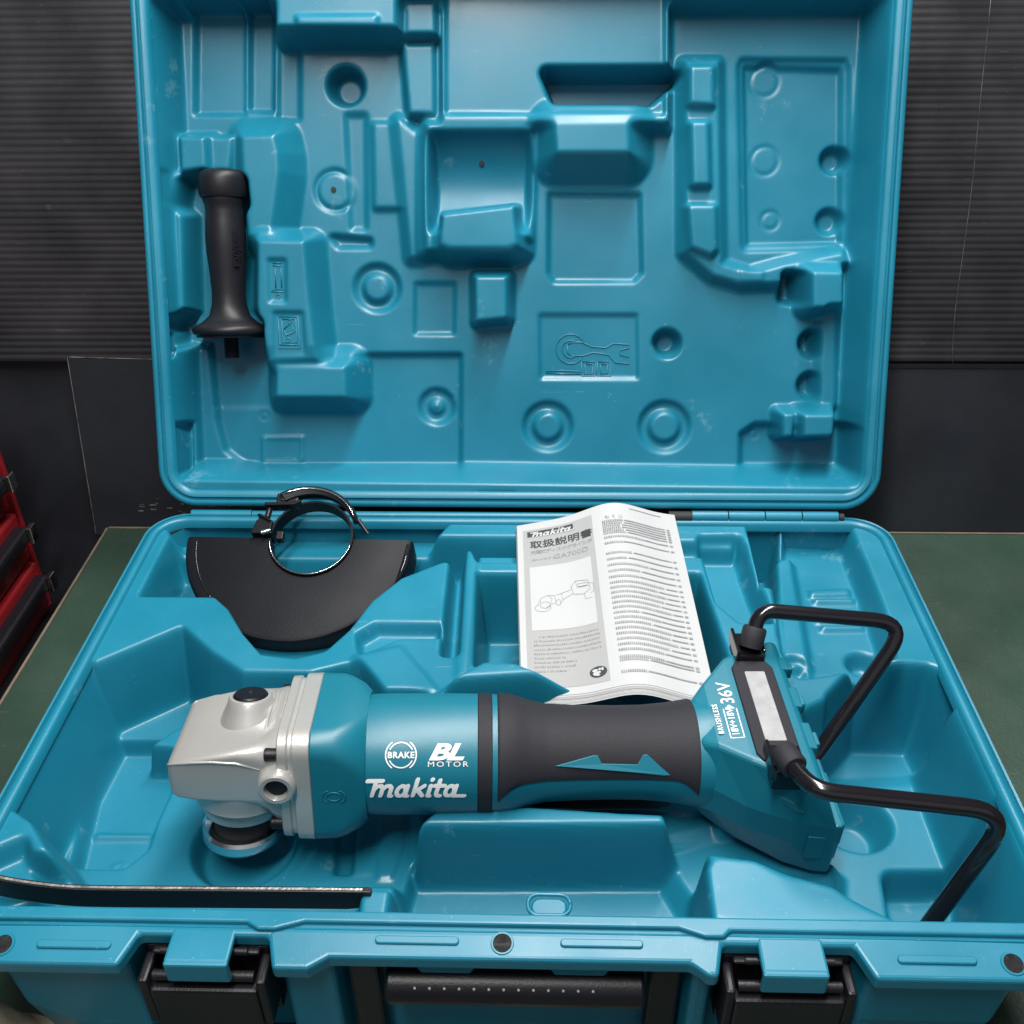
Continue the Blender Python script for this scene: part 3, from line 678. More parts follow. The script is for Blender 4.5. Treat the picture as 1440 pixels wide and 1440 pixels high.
# side handle socket
HB = Matrix.Rotation(math.radians(90), 3, 'X')
for sy in (-1, 1):
    T = lambda x, y, z, sy=sy: (-0.0900+x, sy*(0.030+z), 0.0085+y)
    mb = MB(); mb.lathe([(0.0135, 0.0), (0.0122, 0.0090), (0.0112, 0.0150), (0.0100, 0.0160), (0.0076, 0.0160), (0.0066, 0.0135), (0.0064, 0.004), (0.0, 0.004)], 40, T); hb = mb.build('handle_boss', M['silver'], gr, 35)
    mb = MB(); prof = []
    for k in range(6): prof += [(0.0063, 0.004+k*0.0016), (0.0057, 0.0048+k*0.0016)]
    mb.lathe(prof, 28, T); mb.build('threaded_hole', M['black'], hb, 35)
for sy in (-1, 1):                                     # raised casting edge along each side of the top
    mb = MB(); mb.tube([(-0.1585, sy*0.0300, 0.0160), (-0.1560, sy*0.0322, 0.0176), (-0.1430, sy*0.0343, 0.0205), (-0.1300, sy*0.0350, 0.0215), (-0.1150, sy*0.0353, 0.0205), (-0.1010, sy*0.0355, 0.0160)], [0.0008, 0.0010, 0.0011, 0.0011, 0.0010, 0.0006], 8); mb.build('casting_ridge', M['silver'], gr, 180)
# small bolt visible on the flange step
for sy in (-1, 1):
    for zz in (0.026, -0.027):
        mb = MB(); mb.lathe([(0.0042, 0.0), (0.0042, 0.0068), (0.0036, 0.0074), (0.0022, 0.0074), (0.0020, 0.0060), (0, 0.0060)], 18, lambda x, y, z: (-0.0902-z, sy*0.0335+x, zz+y)); mb.build('bolt', M['black'], gr, 35)
# collar, motor housing, band
lofted('collar', [(-0.0696, 0.0405, -0.0405, 0.0405, 0.013), (-0.0688, 0.0414, -0.0414, 0.0414, 0.014), (-0.0560, 0.0414, -0.0414, 0.0414, 0.015), (-0.0500, 0.0412, -0.0412, 0.0412, 0.019),
    (-0.0420, 0.0400, -0.0400, 0.0400, 0.026), (-0.0370, 0.0385, -0.0385, 0.0385, 0.034)], M['tool'], 30)
lofted('motor_housing', [circ(-0.0400, 0.0378), circ(-0.0350, 0.0383), circ(-0.02, 0.0386), circ(0.0150, 0.0386), circ(0.0322, 0.0384)], M['tool'], 30)
lofted('band', [circ(0.0323, 0.0380), circ(0.0327, 0.0388), circ(0.0410, 0.0388), circ(0.0414, 0.0380)], M['rubber'], 40)
GS = [(0.0415, 0.0380), (0.0450, 0.0380), (0.0500, 0.0378), (0.0560, 0.0366), (0.0650, 0.0335), (0.0760, 0.0310), (0.0950, 0.0300), (0.1200, 0.0296), (0.1400, 0.0300), (0.1560, 0.0315), (0.1700, 0.0338), (0.1790, 0.0350), (0.1880, 0.0350)]
gx = [a for a, b in GS]; grr = [b for a, b in GS]
def grad(s): return float(np.interp(s, gx, grr))
lofted('grip_body', [circ(a, grad(a)) for a in np.linspace(0.0415, 0.188, 40)], M['tool'], 60)
def surf(s, phi, off=0.0, R=None):
    r = (R if R is not None else grad(s))+off
    return (s, -r*math.cos(phi), r*math.sin(phi))
# rubber overmould: wraps the top, flares at both ends
def patch(name, s0, s1, lo, hi, off, m, ns=60, na=36, smooth=60, parent=gr, hole=None):
    v = []; f = []
    for i in range(ns+1):
        s = s0+(s1-s0)*max(0.0, min(1.0, (i-1)/(ns-2)+(0.004 if i == 1 else 0)-(0.004 if i == ns-1 else 0))); a, b = lo(s), hi(s)
        for j in range(na+1):
            t = max(0.0, min(1.0, (j-1)/(na-2)+(0.004 if j == 1 else 0)-(0.004 if j == na-1 else 0))); ed = 0.0 if i in (0, ns) or j in (0, na) else (0.75 if i in (1, ns-1) or j in (1, na-1) else 1.0)
            v.append(surf(s, a+(b-a)*t, -0.0006+(off+0.0006)*ed))
    for i in range(ns):
        for j in range(na):
            q = i*(na+1)+j; f.append((q, q+1, q+na+2, q+na+1))
    return pym(name, v, f, m, parent, smooth)
def rlo(s):
    e = max(0, 1-min(s-0.0445, 0.1725-s)/0.016); return math.radians(5-19*e*e)
rub = patch('rubber_grip', 0.0445, 0.1725, rlo, lambda s: PI-rlo(s), 0.0011, M['rubber'])
# teal double arrow set into the rubber
def arr(x, y, off): return surf(x, math.radians(24)+(y/0.0306), 0.0011+off)
arrow = [(0.0805, 0.0000), (0.1045, 0.0062), (0.1075, 0.0062), (0.1100, 0.0012), (0.1325, 0.0006), (0.1360, 0.0064), (0.1385, 0.0068), (0.1530, -0.0056), (0.1490, -0.0062), (0.1150, -0.0030)]
mb = MB(); n = len(arrow); vv = [arr(x, y, -0.0004) for x, y in arrow]+[arr(x, y, 0.0007) for x, y in arrow]
mb.add(vv, [tuple(range(n, 2*n))]+[(i, (i+1) % n, n+(i+1) % n, n+i) for i in range(n)])
mb.build('grip_arrow', M['tool'], gr, None, bevel=0.0003)
# paddle switch under the grip
mb = MB(); mb.loft([sect(0.062, 0.009, -0.0330, -0.0240, 0.003), sect(0.070, 0.0125, -0.0370, -0.0240, 0.004), sect(0.100, 0.0135, -0.0385, -0.0240, 0.004), sect(0.150, 0.0135, -0.0385, -0.0240, 0.004), sect(0.160, 0.0120, -0.0360, -0.024, 0.003)])
mb.build('paddle_switch', M['black'], gr, 35)
# battery mount: wedge that flares sideways
def wcy(s): return float(np.interp(s, [0.172, 0.202], [0.0, 0.008]))
def wsec(s, wt, wm, wb, zt, zm, zb, ds=0.0):
    P = [(wm, zm, ds*0.15), (wt, zt, ds), (-wt, zt, ds), (-wm, zm, ds*0.15), (-wm*0.985, zm-0.020, 0), (-wb, zb, 0), (wb, zb, 0), (wm*0.985, zm-0.020, 0)]
    return [(s+d, y+wcy(s), z) for y, z, d in P]
# grip lettering
def hmapm(cx, cphi, R=0.0386):
    return lambda x, y, off: surf(cx+x, math.radians(cphi)+y/R, off, R)
k_ = 0.0118
mp = hmapm(-0.0352, -4)
wv, wf = wordmark(0.235)
MB().add([mp(x*k_*0.97, y*k_*1.0, 0.0006) for x, y in wv], wf).build('maker_logo', M['white'], gr, None)
def print_on(name, s, size, mp, m=M['white'], parent=gr, off=0.0003, **kw):
    v2, f2 = text2d(s, size, **kw); mb = MB(); mb.add([mp(x, y, off) for x, y in v2], f2)
    return mb.build(name, m, parent, None)
print_on('motor_lettering', 'BL', 0.0150, (lambda f: (lambda x, y, o: f(x*1.35, y*0.9, o)))(hmapm(0.0018, 33)), bold=0.0006, shear=0.35, space=0.95)
print_on('motor_lettering', 'MOTOR', 0.0046, (lambda f: (lambda x, y, o: f(x*1.3, y, o)))(hmapm(0.0012, 26.5)), bold=0.0, space=1.3)
print_on('brake_lettering', 'BRAKE', 0.0052, hmapm(-0.0233, 34.5), bold=0.00015, space=1.1)
mp = hmapm(-0.0150, 37); mb = MB()
for rr, a0, a1 in ((0.0076, 25, 155), (0.0076, 205, 335), (0.0094, 125, 235), (0.0094, -55, 55)):
    n = 24; v = []; f = []
    for i in range(n+1):
        a = math.radians(a0+(a1-a0)*i/n)
        v += [mp((rr-0.0004)*math.cos(a), (rr-0.0004)*math.sin(a), 0.0003), mp((rr+0.0004)*math.cos(a), (rr+0.0004)*math.sin(a), 0.0003)]
    f = [(2*i, 2*i+1, 2*i+3, 2*i+2) for i in range(n)]
    mb.add(v, f)
mb.build('brake_symbol', M['white'], gr, None)
# embossed lock symbol on the collar
mb = MB()
for rr, a0, a1 in ((0.0040, 0, 360), (0.0065, 120, 240), (0.0065, -60, 60)):
    mb.tube([(-0.0560+rr*1.1*math.cos(math.radians(a)), -0.0416, 0.000+0.8*rr*math.sin(math.radians(a))) for a in np.linspace(a0, a1, 20)], 0.0004, 6)
mb.build('embossed_symbol', M['tool'], gr, 180)
before = set(o.name for o in gr.children)
st = [(0.172, 0.018, 0.030, 0.018, 0.0300, 0.004, -0.0300, 0), (0.182, 0.028, 0.038, 0.026, 0.0340, 0.004, -0.0360, 0), (0.200, 0.046, 0.054, 0.044, 0.0355, 0.002, -0.0410, 0),
      (0.228, 0.060, 0.066, 0.060, 0.0355, 0.001, -0.0460, -0.004), (0.246, 0.064, 0.069, 0.066, 0.0345, 0.000, -0.0480, -0.010), (0.257, 0.064, 0.070, 0.068, 0.0335, -0.001, -0.0470, -0.017)]
mb = MB(); mb.loft([wsec(*a) for a in st]); bmt = mb.build('battery_mount', M['tool'], gr, None, bevel=0.003, seg=3)
# crease ridge on each flank
for sy in (-1, 1):
    mb = MB(); a = [(0.186, 0.030, 0.020), (0.222, 0.058, 0.006), (0.232, 0.0655, 0.010), (0.226, 0.0625, 0.016)]
    mb.add([(x, wcy(x)+sy*(y+0.0035), z) for x, y, z in a]+[(x, wcy(x)+sy*(y-0.010), z) for x, y, z in a], [(0, 1, 2, 3), (0, 4, 5, 1), (1, 5, 6, 2), (2, 6, 7, 3), (3, 7, 4, 0)]); mb.build('flank_ridge', M['tool'], gr, None, bevel=0.002)
# battery slide faces at the rear
for sy in (-1, 1):
    mb = MB(); mb.box((0.2555, 0.008+sy*0.034-0.028, -0.040), (0.2610, 0.008+sy*0.034+0.028, -0.008)); mb.box((0.2605, 0.008+sy*0.034-0.022, -0.034), (0.2650, 0.008+sy*0.034+0.022, -0.014)); mb.build('battery_slide', M['tool'], gr, None, bevel=0.0015)
    mb = MB(); mb.prism(rrect(0.2370, 0.2480, -0.030, -0.010, 0.001, 2), -0.001, 0.0010, lambda x, y, z: (x, 0.008+sy*(0.0675+0.08*(x-0.240)+z), y)); mb.build('side_panel', M['tool'], gr, None, bevel=0.0004)
# display strip with its black frame, lying across the top
def topz(s): return float(np.interp(s, [a[0]+a[7] for a in st], [a[4] for a in st]))
TT = lambda x, y, z: (x, y, topz(x)+z)
mb = MB(); mb.prism([(0.2030, -0.034), (0.2065, -0.0400), (0.2275, -0.0400), (0.2310, -0.034), (0.2310, 0.042), (0.2275, 0.0480), (0.2065, 0.0480), (0.2030, 0.042)], -0.002, 0.0020, TT)
df = mb.build('display_frame', M['rubber'], gr, None, bevel=0.0009)
mb = MB(); mb.prism(rrect(0.2105, 0.2240, -0.0250, 0.0370, 0.0008, 2), 0.0, 0.0025, TT); mb.build('display_label', M['label'], df, None, bevel=0.0003)
# guard clamps: black blocks
for sy, y0 in ((1, 0.0600), (-1, -0.0435)):
    mb = MB(); mb.box((0.2085, y0-0.012, -0.008), (0.2270, y0+0.012, 0.0060), TT); mb.box((0.2070, y0-0.0125, 0.000), (0.2095, y0+0.0125, 0.0105), TT); mb.box((0.2260, y0-0.008, -0.002), (0.2280, y0+0.010, 0.0080), TT)
    mb.build('guard_clamp', M['gloss'], gr, None, bevel=0.0012)
# clips on the rear edge
for y0, w in ((0.050, 0.006), (0.018, 0.009), (-0.016, 0.011)):
    mb = MB(); mb.box((0.2320, y0-w, -0.008), (0.2440, y0+w, -0.0005), TT); mb.box((0.2420, y0-w*0.5, -0.012), (0.2475, y0+w*0.5, -0.003), TT); mb.build('rear_clip', M['tool'], gr, None, bevel=0.001)
def mtop(cx, cy): return lambda x, y, off: (cx-y, cy+x, topz(cx-y)+off)
print_on('voltage_lettering', '36V', 0.0125, mtop(0.1985, 0.0090), off=0.0004, bold=0.0001)
print_on('brand_line_lettering', 'BRUSHLESS', 0.0046, mtop(0.1865, -0.0170), off=0.0012, bold=0.0001, space=1.15)
print_on('battery_lettering', '18V+18V', 0.0062, mtop(0.1960, -0.0185), off=0.0004, bold=0.0001)
mb = MB(); q = mtop(0.1990, -0.0205)
for a in ((0, 0, 0.0255, 0.0006), (0, 0.0084, 0.0255, 0.009), (0, 0, 0.0006, 0.009)):
    mb.add([q(a[0], a[1], 0.0003), q(a[2], a[1], 0.0003), q(a[2], a[3], 0.0003), q(a[0], a[3], 0.0003)], [(0, 1, 2, 3)])
mb.add([q(0.0255, 0.0012, 0.0003), q(0.0290, 0.0045, 0.0003), q(0.0255, 0.0078, 0.0003)], [(0, 1, 2)])
mb.build('battery_symbol', M['white'], gr, None)

for o in gr.children:
    if o.name not in before: o.matrix_local = Matrix.Rotation(math.radians(9), 4, 'X')
# wire battery guards (world points brought into the tool frame)
GI = Matrix.Translation((0, 0, HC))
GL = GM.inverted()
def loop(pts, r):
    P = fillet([GL @ Vector((x/1000, y/1000, z/1000+HC)) for x, y, z in pts], r, 8)
    mb = MB(); mb.tube(P, 0.0052, 18); o = mb.build('battery_guard', M['gloss'], gr, 60)
    P2 = fillet([GL @ Vector((x/1000, y/1000, z/1000+HC)) for x, y, z in pts[:2]], 0.01, 8)
    a, b = Vector(P2[0]), Vector(P2[1]); d = (b-a).normalized()
    mb = MB(); mb.tube([a-d*0.004, a+d*0.001, a+d*0.009, a+d*0.0105], [0.0078, 0.0082, 0.0082, 0.0070], 18); mb.build('sleeve', M['rubber'], o, 40)
loop([(165.2, -203.6, 38.0), (170.2, -191.9, 56.0), (270.6, -196.8, 50.0), (211.0, -242.8, -30.0), (201.9, -247.7, -34.0)], [0, .022, .024, .012, 0])
loop([(166.2, -313.9, 46.0), (174.4, -342.6, 50.0), (284.3, -350.6, 44.0), (252.2, -362.9, -50.0), (243.9, -371.1, -52.0)], [0, .03, .026, .012, 0])


# ------------------------------------------------------------------ wheel guard
wg = tag(empty('wheel_guard', (0, 0, 0)), 'black half-round steel wheel guard with clamp ring in the back left pocket', 'wheel guard')
WA = math.radians(25)
wg.matrix_world = Matrix.Translation((-0.1700, -0.0445, HC+0.006)) @ Matrix.Rotation(math.radians(-1.0), 4, 'Z') @ Matrix.Rotation(WA, 4, 'X')
R_, r_, h_ = 0.0955, 0.0335, 0.030
# plate: half annulus below the clamp ring, skirt going down behind it
A0, A1 = math.radians(180), math.radians(360)
n = 72; v = []; f = []
prof = [(r_+0.0015, -0.010), (r_+0.0015, 0.0), (r_+0.0025, 0.0012), (R_-0.005, 0.0012), (R_-0.0018, 0.0), (R_, -0.003), (R_, -h_), (R_-0.0020, -h_), (R_-0.0022, -0.0035), (R_-0.006, -0.0015), (r_+0.004, -0.0015), (r_+0.0035, -0.010)]
rings = []
for i in range(n+1):
    a = A0+(A1-A0)*i/n; rings.append([(r*math.cos(a)-0.0105*(r-r_)/(R_-r_), r*math.sin(a)*(1 if r < 0.05 else 0.985), z) for r, z in prof])
mb = MB(); mb.loft(rings); mb.build('guard_plate', M['guard'], wg, 35)
# straight stiffened lip along the right end
mb = MB(); mb.tube([(R_-0.0138, -0.004, 0.0012), (R_-0.0155, -0.022, 0.0014), (R_-0.0205, -0.040, 0.0012)], [0.0016, 0.0026, 0.0012], 12)
mb.build('rolled_edge', M['gloss'], wg, 180)
mb = MB(); mb.tube([((R_-0.009)*math.cos(a)-0.0098, (R_-0.009)*math.sin(a)*0.985, 0.0011) for a in np.linspace(math.radians(181), math.radians(222), 20)], 0.0007, 6); mb.build('bead', M['gloss'], wg, 180)
# clamp band, a nearly full ring standing on the plate
rings = []
for i in range(81):
    a = math.radians(178-360*(i/80)*0.985); rings.append([(r*math.cos(a), r*math.sin(a), z) for r, z in ((r_, -0.011), (r_+0.0018, -0.011), (r_+0.0018, 0.0040), (r_, 0.0040))])
mb = MB(); mb.loft(rings); cb = mb.build('clamp_band', M['guard'], wg, 35)
mb = MB(); mb.tube([((r_+0.0009)*math.cos(a), (r_+0.0009)*math.sin(a), 0.0042) for a in np.linspace(math.radians(186), math.radians(350), 50)], 0.00045, 6); mb.build('worn_or_glint_edge', M['steel'], cb, 180)
# lever arched over the top of the ring
rings = []
for i in range(41):
    t = i/40; a = math.radians(128-108*t); rr = r_+0.0090-0.004*t; w = 0.0062*(1-0.55*t)
    rings.append([((rr+dw)*math.cos(a), (rr+dw)*math.sin(a), z) for dw, z in ((-w*0.6, 0.004), (-w*0.6, 0.0120-0.004*t), (w*0.3, 0.0150-0.005*t), (w, 0.0110-0.004*t), (w, 0.002))])
mb = MB(); mb.loft(rings); lv = mb.build('clamp_lever', M['black'], wg, 35)
mb = MB(); mb.tube([((r_+0.0098-0.0045*t)*math.cos(math.radians(124-98*t)), (r_+0.0098-0.0045*t)*math.sin(math.radians(124-98*t)), 0.0150-0.005*t) for t in np.linspace(0, 1, 30)], 0.0005, 6); mb.build('worn_or_glint_edge', M['steel'], lv, 180)
mb = MB(); mb.tube([(0.0385, 0.0155, 0.006), (0.0430, 0.0095, 0.006), (0.0475, 0.0040, 0.004)], [0.0022, 0.0018, 0.0016], 10); mb.build('lever_tip', M['black'], lv, 40)
mb = MB(); mb.box((-0.0330, 0.0290, -0.002), (-0.0140, 0.0395, 0.0095)); mb.build('hinge_block', M['black'], wg, None, bevel=0.0015)
mb = MB(); mb.lathe([(0.0030, 0.0094), (0.0030, 0.0106), (0.0020, 0.0108), (0.0017, 0.0098), (0, 0.0098)], 18, lambda x, y, z: (-0.0275+x, 0.0345+y, z)); mb.build('pin', M['black'], wg, 35)
# sheet tongues and screw at the ends of the band
mb = MB(); mb.prism([(-0.042, 0.0265), (-0.018, 0.0275), (-0.012, 0.0300), (-0.012, 0.0325), (-0.020, 0.0305), (-0.042, 0.0295)], 0.004, 0.0105); mb.build('tongue', M['guard'], wg, None, bevel=0.0006)
mb = MB(); mb.prism([(-0.050, 0.0005), (-0.047, 0.0130), (-0.043, 0.0165), (-0.0335, 0.0135), (-0.0335, 0.0005)], -0.002, 0.0085); mb.prism([(-0.047, 0.0175), (-0.044, 0.0185), (-0.034, 0.0125), (-0.035, 0.0110)], 0.002, 0.0110); mb.build('bracket', M['guard'], wg, None, bevel=0.0008)
mb = MB(); mb.tube([(-0.0405, 0.0010, 0.0085), (-0.0335, 0.0035, 0.0085)], 0.0024, 12); mb.build('screw', M['steel'], wg, 40)
mb = MB(); mb.tube([(-0.0395, 0.018, 0.004), (-0.0385, 0.028, 0.004)], 0.0026, 12); mb.build('adjuster', M['black'], wg, 40)
mb = MB(); mb.box((-0.0300, -0.001, -0.006), (-0.0245, 0.0065, 0.002)); mb.build('stop', M['black'], wg, None, bevel=0.0006)

# ------------------------------------------------------------------ manual
mn = tag(empty('instruction_manual', (0.07, -0.11, HC)), 'white printed instruction manual lying on the tray behind the grinder', 'manual')
c00, c10, c11, c01 = [Vector(p) for p in ((0.0085, -0.2160, 0.0000), (0.1430, -0.2200, 0.0000), (0.1360, -0.0050, 0.0065), (0.0010, -0.0190, 0.0060))]   # front left, front right, back right, back left
def man(u, v, o=0.0):
    """u across 0..1, v from the front edge 0..1"""
    p = c00*(1-u)*(1-v)+c10*u*(1-v)+c11*u*v+c01*(1-u)*v
    cr = 0.012*math.exp(-((u-0.60)/0.22)**2)+0.006*max(0, u-0.8)*-1 - 0.003*(1-u)**2
    lift = 0.004*v*v*math.sin(PI*u)
    return Vector((p.x, p.y, p.z+cr+lift+o)) - mn.location + Vector((0, 0, HC))
NU, NV = 40, 24
def sheet(o, inset=0.0):
    v = []; f = []
    for j in range(NV+1):
        for i in range(NU+1): v.append(man(inset+(1-2*inset)*i/NU, inset+(1-2*inset)*j/NV, o))
    for j in range(NV):
        for i in range(NU):
            q = j*(NU+1)+i; f.append((q, q+1, q+NU+2, q+NU+1))
    return v, f
v, f = sheet(0.0)
top = pym('cover_page', v, f, M['paper'], mn, 180)
# page block: stacked leaves, edges slightly uneven
mb = MB(); n = 0
for k in range(9):
    o = -0.0006-0.0005*k; jit = [random.uniform(-0.0006, 0.0006) for _ in range(4)]
    ring = [(i/30, 0) for i in range(31)]+[(1, j/20) for j in range(1, 21)]+[(1-i/30, 1) for i in range(1, 31)]+[(0, 1-j/20) for j in range(1, 20)]
    a = [tuple(man(u+(u-0.5)*(jit[0]*4+0.0015*k), w+(w-0.5)*(jit[1]*3+0.005*k), o+0.0004)) for u, w in ring]; b = [tuple(man(u+(u-0.5)*(jit[0]*4+0.0015*k+0.003), w+(w-0.5)*(jit[1]*3+0.005*k+0.010), o)) for u, w in ring]
    m_ = len(ring); mb.add(a+b, [(i, (i+1) % m_, m_+(i+1) % m_, m_+i) for i in range(m_)])
mb.build('leaves', M['paper'], mn, None)
v, f = sheet(-0.0052); pym('back_page', v, f, M['paper'], mn, 180)
def mrect(u0, v0, u1, v1, o, mb, nu=12, nv=12):
    a = [(u0+(u1-u0)*i/nu, v0+(v1-v0)*j/nv) for j in range(nv+1) for i in range(nu+1)]
    mb.add([man(*p, o) for p in a], [(j*(nu+1)+i, j*(nu+1)+i+1, (j+1)*(nu+1)+i+1, (j+1)*(nu+1)+i) for j in range(nv) for i in range(nu)])
HW, HH = 0.136, 0.200
def mtext(name, s, size, u0, v0, m, o=0.0005, **kw):
    v2, f2 = text2d(s, size, **kw); mb = MB(); mb.add([man(u0+x/HW, v0+y/HH, o) for x, y in v2], f2); return mb.build(name, m, mn, None)
mb = MB(); mrect(0.035, 0.035, 0.462, 0.955, 0.0002, mb); panel_ = mb.build('cover_panel', M['pgrey'], mn, 180)
mb = MB(); mrect(0.068, 0.330, 0.430, 0.705, 0.0004, mb); mb.build('picture_panel', M['paper'], mn, 180)
mb = MB(); mrect(0.062, 0.904, 0.345, 0.940, 0.0004, mb); mb.build('logo_bar', M['ink'], mn, 180)
ks = 0.0070
MB().add([man(0.086+x*ks*0.98/HW, 0.8985+y*0.0062/HH, 0.0007) for x, y in wv], wf).build('logo_lettering', M['paper'], mn, None)
mtext('title_lettering', '取扱説明書', 0.0104, 0.075, 0.8300, M['ink'], bold=0.0002, space=1.0)
mtext('subtitle_lettering', '充電式ディスクグラインダ', 0.0051, 0.075, 0.7900, M['ink2'], space=0.66)
mtext('model_lettering', 'GA700D', 0.0078, 0.215, 0.7420, M['ink2'], bold=0.00005, space=1.0)
mtext('small_lettering', '180mmモデル', 0.0034, 0.075, 0.7440, M['ink2'])
# line drawing of the tool in the picture panel
def mlines(name, lines, r, m):
    mb = MB()
    for L_ in lines:
        for (x0, y0), (x1, y1) in zip(L_[:-1], L_[1:]):
            d = math.hypot(x1-x0, (y1-y0)*HH/HW)+1e-6; px, py = -(y1-y0)*HH/HW/d*r, (x1-x0)/d*r*HW/HH
            mb.add([man(x0-px, y0-py, 0.0006), man(x1-px, y1-py, 0.0006), man(x1+px, y1+py, 0.0006), man(x0+px, y0+py, 0.0006)], [(0, 1, 2, 3)])
    return mb.build(name, m, mn, None)
def el(cx, cy, a, b, t0=0, t1=360, n=22): return [(cx+a*math.cos(math.radians(t0+(t1-t0)*i/n)), cy+b*math.sin(math.radians(t0+(t1-t0)*i/n))) for i in range(n+1)]
mlines('line_drawing', [el(.135, .455, .045, .022, 120, 400), el(.150, .470, .030, .018), [(.105, .470), (.125, .510), (.165, .525), (.190, .505), (.180, .470), (.150, .450)], [(.125, .510), (.120, .480)],
    [(.165, .525), (.205, .520), (.212, .480), (.185, .470)], el(.225, .478, .014, .016), [(.215, .520), (.245, .528), (.252, .485), (.232, .470)], [(.235, .525), (.300, .540), (.305, .560)], [(.250, .490), (.310, .515)],
    [(.305, .560), (.330, .585), (.400, .572), (.410, .520), (.370, .500), (.312, .512), (.305, .560)], [(.330, .585), (.338, .545), (.405, .540)], [(.345, .565), (.395, .560), (.395, .545), (.345, .548), (.345, .565)], [(.375, .500), (.378, .470), (.415, .470)], [(.400, .555), (.428, .548), (.428, .500), (.410, .495)]], 0.0016, M['ink2'])
# body text rows of the cover, as small words
mb = MB(); rr = random.Random(7)
for r in range(9):
    y = 0.290-r*0.0225; x = 0.075+(0.03 if r == 0 else 0); xe = 0.430 if r not in (5, 8) else 0.24
    if r > 5: xe = min(xe, 0.30)
    while x < xe:
        w = 0.0058+0.0035*rr.random(); y2 = y+0.0015*rr.random(); mrect(x, y2, x+w, y2+0.0060+0.003*rr.random(), 0.0005, mb, 1, 1); x += w+0.0042+(0.006 if rr.random() < 0.12 else 0)
mb.build('body_text', M['ink3'], mn, None)
# round emblem
EX, EY = 0.405, 0.085
mb = MB(); nE = 28; mb.add([man(EX, EY, 0.0006)]+[man(EX+0.045*math.cos(2*PI*i/nE), EY+0.026*math.sin(2*PI*i/nE), 0.0006) for i in range(nE)], [(0, 1+i, 1+(i+1) % nE) for i in range(nE)]); em = mb.build('emblem', M['ink'], mn, None)
mb = MB()
for j, (ex, ey, a, b) in enumerate(((-0.016, 0.007, 0.015, 0.007), (-0.013, -0.008, 0.016, 0.009), (0.008, 0.010, 0.008, 0.005), (0.004, -0.004, 0.008, 0.006), (0.022, 0.008, 0.006, 0.008), (-0.004, -0.017, 0.012, 0.004))):
    z = 0.0008+0.00004*j
    mb.add([man(EX+ex, EY+ey, z)]+[man(EX+ex+a*math.cos(2*PI*i/14), EY+ey+b*math.sin(2*PI*i/14), z) for i in range(14)], [(0, 1+i, 1+(i+1) % 14) for i in range(14)])
mb.build('emblem_mark', M['paper'], mn, None)
# contents page: rows of words, leader bars and page numbers
mtext('contents_lettering', 'もくじ', 0.0046, 0.535, 0.9050, M['ink2'], space=1.5)
mb = MB(); mb2 = MB()
rows = [0.888-0.0150*i for i in range(6)] + [0.787, 0.752] + [0.690-0.0345*i for i in range(5)] + [0.520-0.0272*i for i in range(14)] + [0.132, 0.118, 0.062]
for i, y in enumerate(rows):
    sub = 13 <= i <= 26; x = 0.520; t_end = x+(0.10+0.16*rr.random() if not sub else 0.14+0.22*rr.random())
    if 1 <= i <= 5: t_end = 0.60+0.06*rr.random()
    while x < t_end:
        w = 0.0055+0.004*rr.random(); mrect(x, y-0.0055-0.001*rr.random(), x+w, y+0.0050+0.0015*rr.random(), 0.0005, mb, 1, 1); x += w+0.0034
    mrect(t_end+0.012, y-0.0030, 0.915, y+0.0034, 0.0005, mb2, 14, 1)
    mrect(0.925, y-0.0045, 0.945, y+0.0045, 0.0005, mb, 1, 1)
mrect(0.700, 0.970, 0.905, 0.9735, 0.0005, mb2, 10, 1)
mb.build('contents_words', M['ink2'], mn, None); mb2.build('contents_leaders', M['ink2'], mn, None)

# ------------------------------------------------------------------ lock nut wrench
wr = tag(empty('lock_nut_wrench', (0, 0, HC)), 'flat black lock nut wrench standing on edge in the front left of the tray', 'wrench')
wp = [(-314.9, -370.8, 6.0), (-297.1, -372.8, 4.0), (-275.9, -375.3, 2.0), (-250.5, -377.4, 1.0), (-222.0, -377.1, 0.0), (-164.7, -376.5, 0.0), (-115.7, -376.0, 0.0), (-74.2, -375.7, 0.0)]
wp = spline([(a/1000, b/1000, c/1000) for a, b, c in wp], 8)
rings = []
for i, (x, y, z) in enumerate(wp):
    e = min(1, (len(wp)-1-i)/3.0); hh = 0.0165*(0.72+0.28*e**0.5)
    rings.append([(x, y-0.0018, z-hh), (x, y+0.0018, z-hh), (x, y+0.0018, z), (x, y-0.0018, z)])
mb = MB(); mb.loft(rings); mb.build('wrench_bar', M['black'], wr, None, bevel=0.0006)
mb = MB(); n = len(wp); v = []
rings = [[(x, y-0.0007, z+0.0002), (x, y+0.0007, z+0.0002), (x, y+0.0007, z-0.0004), (x, y-0.0007, z-0.0004)] for x, y, z in wp[6:-1]]
mb.loft(rings); mb.build('worn_or_glint_edge', M['edge'], wr, None)  # thin pale strip: glints on the top edge put into the colour

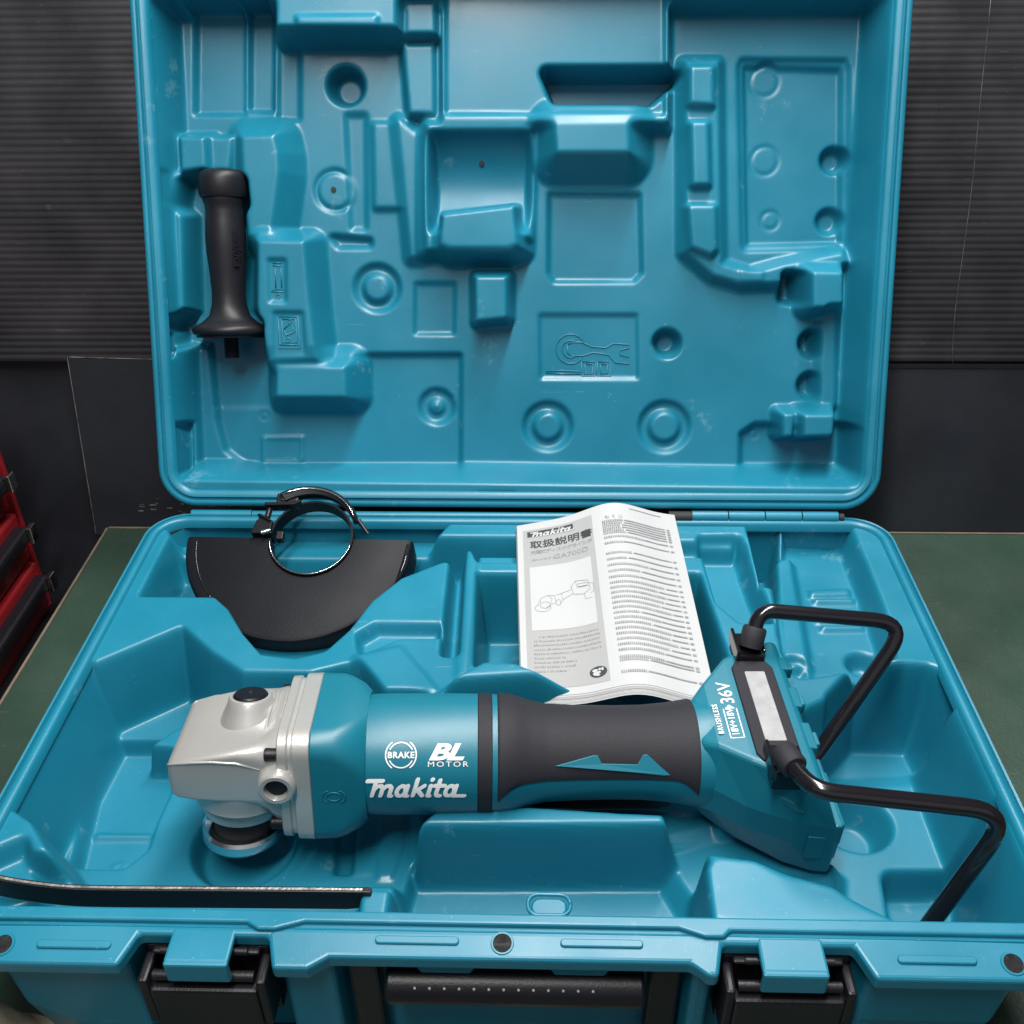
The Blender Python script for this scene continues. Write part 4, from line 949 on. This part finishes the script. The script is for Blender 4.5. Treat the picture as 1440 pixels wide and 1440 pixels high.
# ------------------------------------------------------------------ cloth
rg = []
NX, NY = 44, 34; v = []; f = []
for j in range(NY+1):
    for i in range(NX+1):
        a, b = i/NX, j/NY; x = -0.410+0.145*a; y = -0.520+0.128*b
        e = min(1, 5*min(a, 1-a))*min(1, 5*min(b, 1-b)); e = e*e*(3-2*e)
        h = 0.078+0.010*math.sin(9*a+4*b)+0.007*math.sin(17*b-6*a+1)+0.004*math.sin(31*a+23*b)
        v.append((x+0.004*math.sin(14*b), y+0.004*math.sin(11*a), 0.0015+h*e))
for j in range(NY):
    for i in range(NX):
        q = j*(NX+1)+i; f.append((q, q+1, q+NX+2, q+NX+1))
rag = pym('cloth_rag', v, f, M['rag'], None, 180)
tag(rag, 'crumpled beige cloth lying by the front left corner of the case', 'cloth')

# ------------------------------------------------------------------ red parts chest
rc = tag(empty('parts_chest', (-0.6, -0.1, -0.2)), 'red drawer chest with dark handles standing left of the bench', 'drawer chest')
rc.location = (-0.610, -0.055, -0.078)
def CT(x, y, z): return (x, y, z)
# case body with four drawers facing the bench; coordinates relative to the chest
mb = MB(); mb.box((-0.20, -0.36, -0.001), (0.105, 0.165, 0.004)); mb.box((-0.20, -0.36, 0.250), (0.105, 0.165, 0.262)); mb.box((-0.20, 0.160, 0.004), (0.105, 0.166, 0.250)); mb.box((-0.20, -0.36, 0.004), (-0.19, 0.160, 0.250)); mb.box((-0.19, -0.36, 0.004), (0.105, -0.354, 0.250))
mb.build('chest_body', M['red'], rc, None, bevel=0.002)
for k in range(4):
    z0 = 0.006+k*0.061
    mb = MB(); mb.box((-0.18, -0.352, z0), (0.108-0.004*k, 0.158, z0+0.056)); dr = mb.build('drawer', M['red'], rc, None, bevel=0.003)
    mb = MB(); mb.box((0.105-0.004*k, -0.345, z0+0.030), (0.122-0.004*k, 0.150, z0+0.046)); mb.build('handle', M['black'], dr, None, bevel=0.004)
    mb = MB(); mb.box((0.122-0.004*k, 0.140, z0+0.030), (0.1275-0.004*k, 0.1515, z0+0.0485)); mb.build('handle_end', M['steel'], dr, None, bevel=0.001)
mb = MB(); mb.box((-0.22, -0.50, -0.030), (0.150, 0.190, -0.0015)); sf = mb.build('side_shelf', M['black'], None, None, bevel=0.002)
tag(sf, 'black shelf board under the red drawer chest beside the bench', 'shelf')
sf.location = (-0.610, -0.055, -0.078)
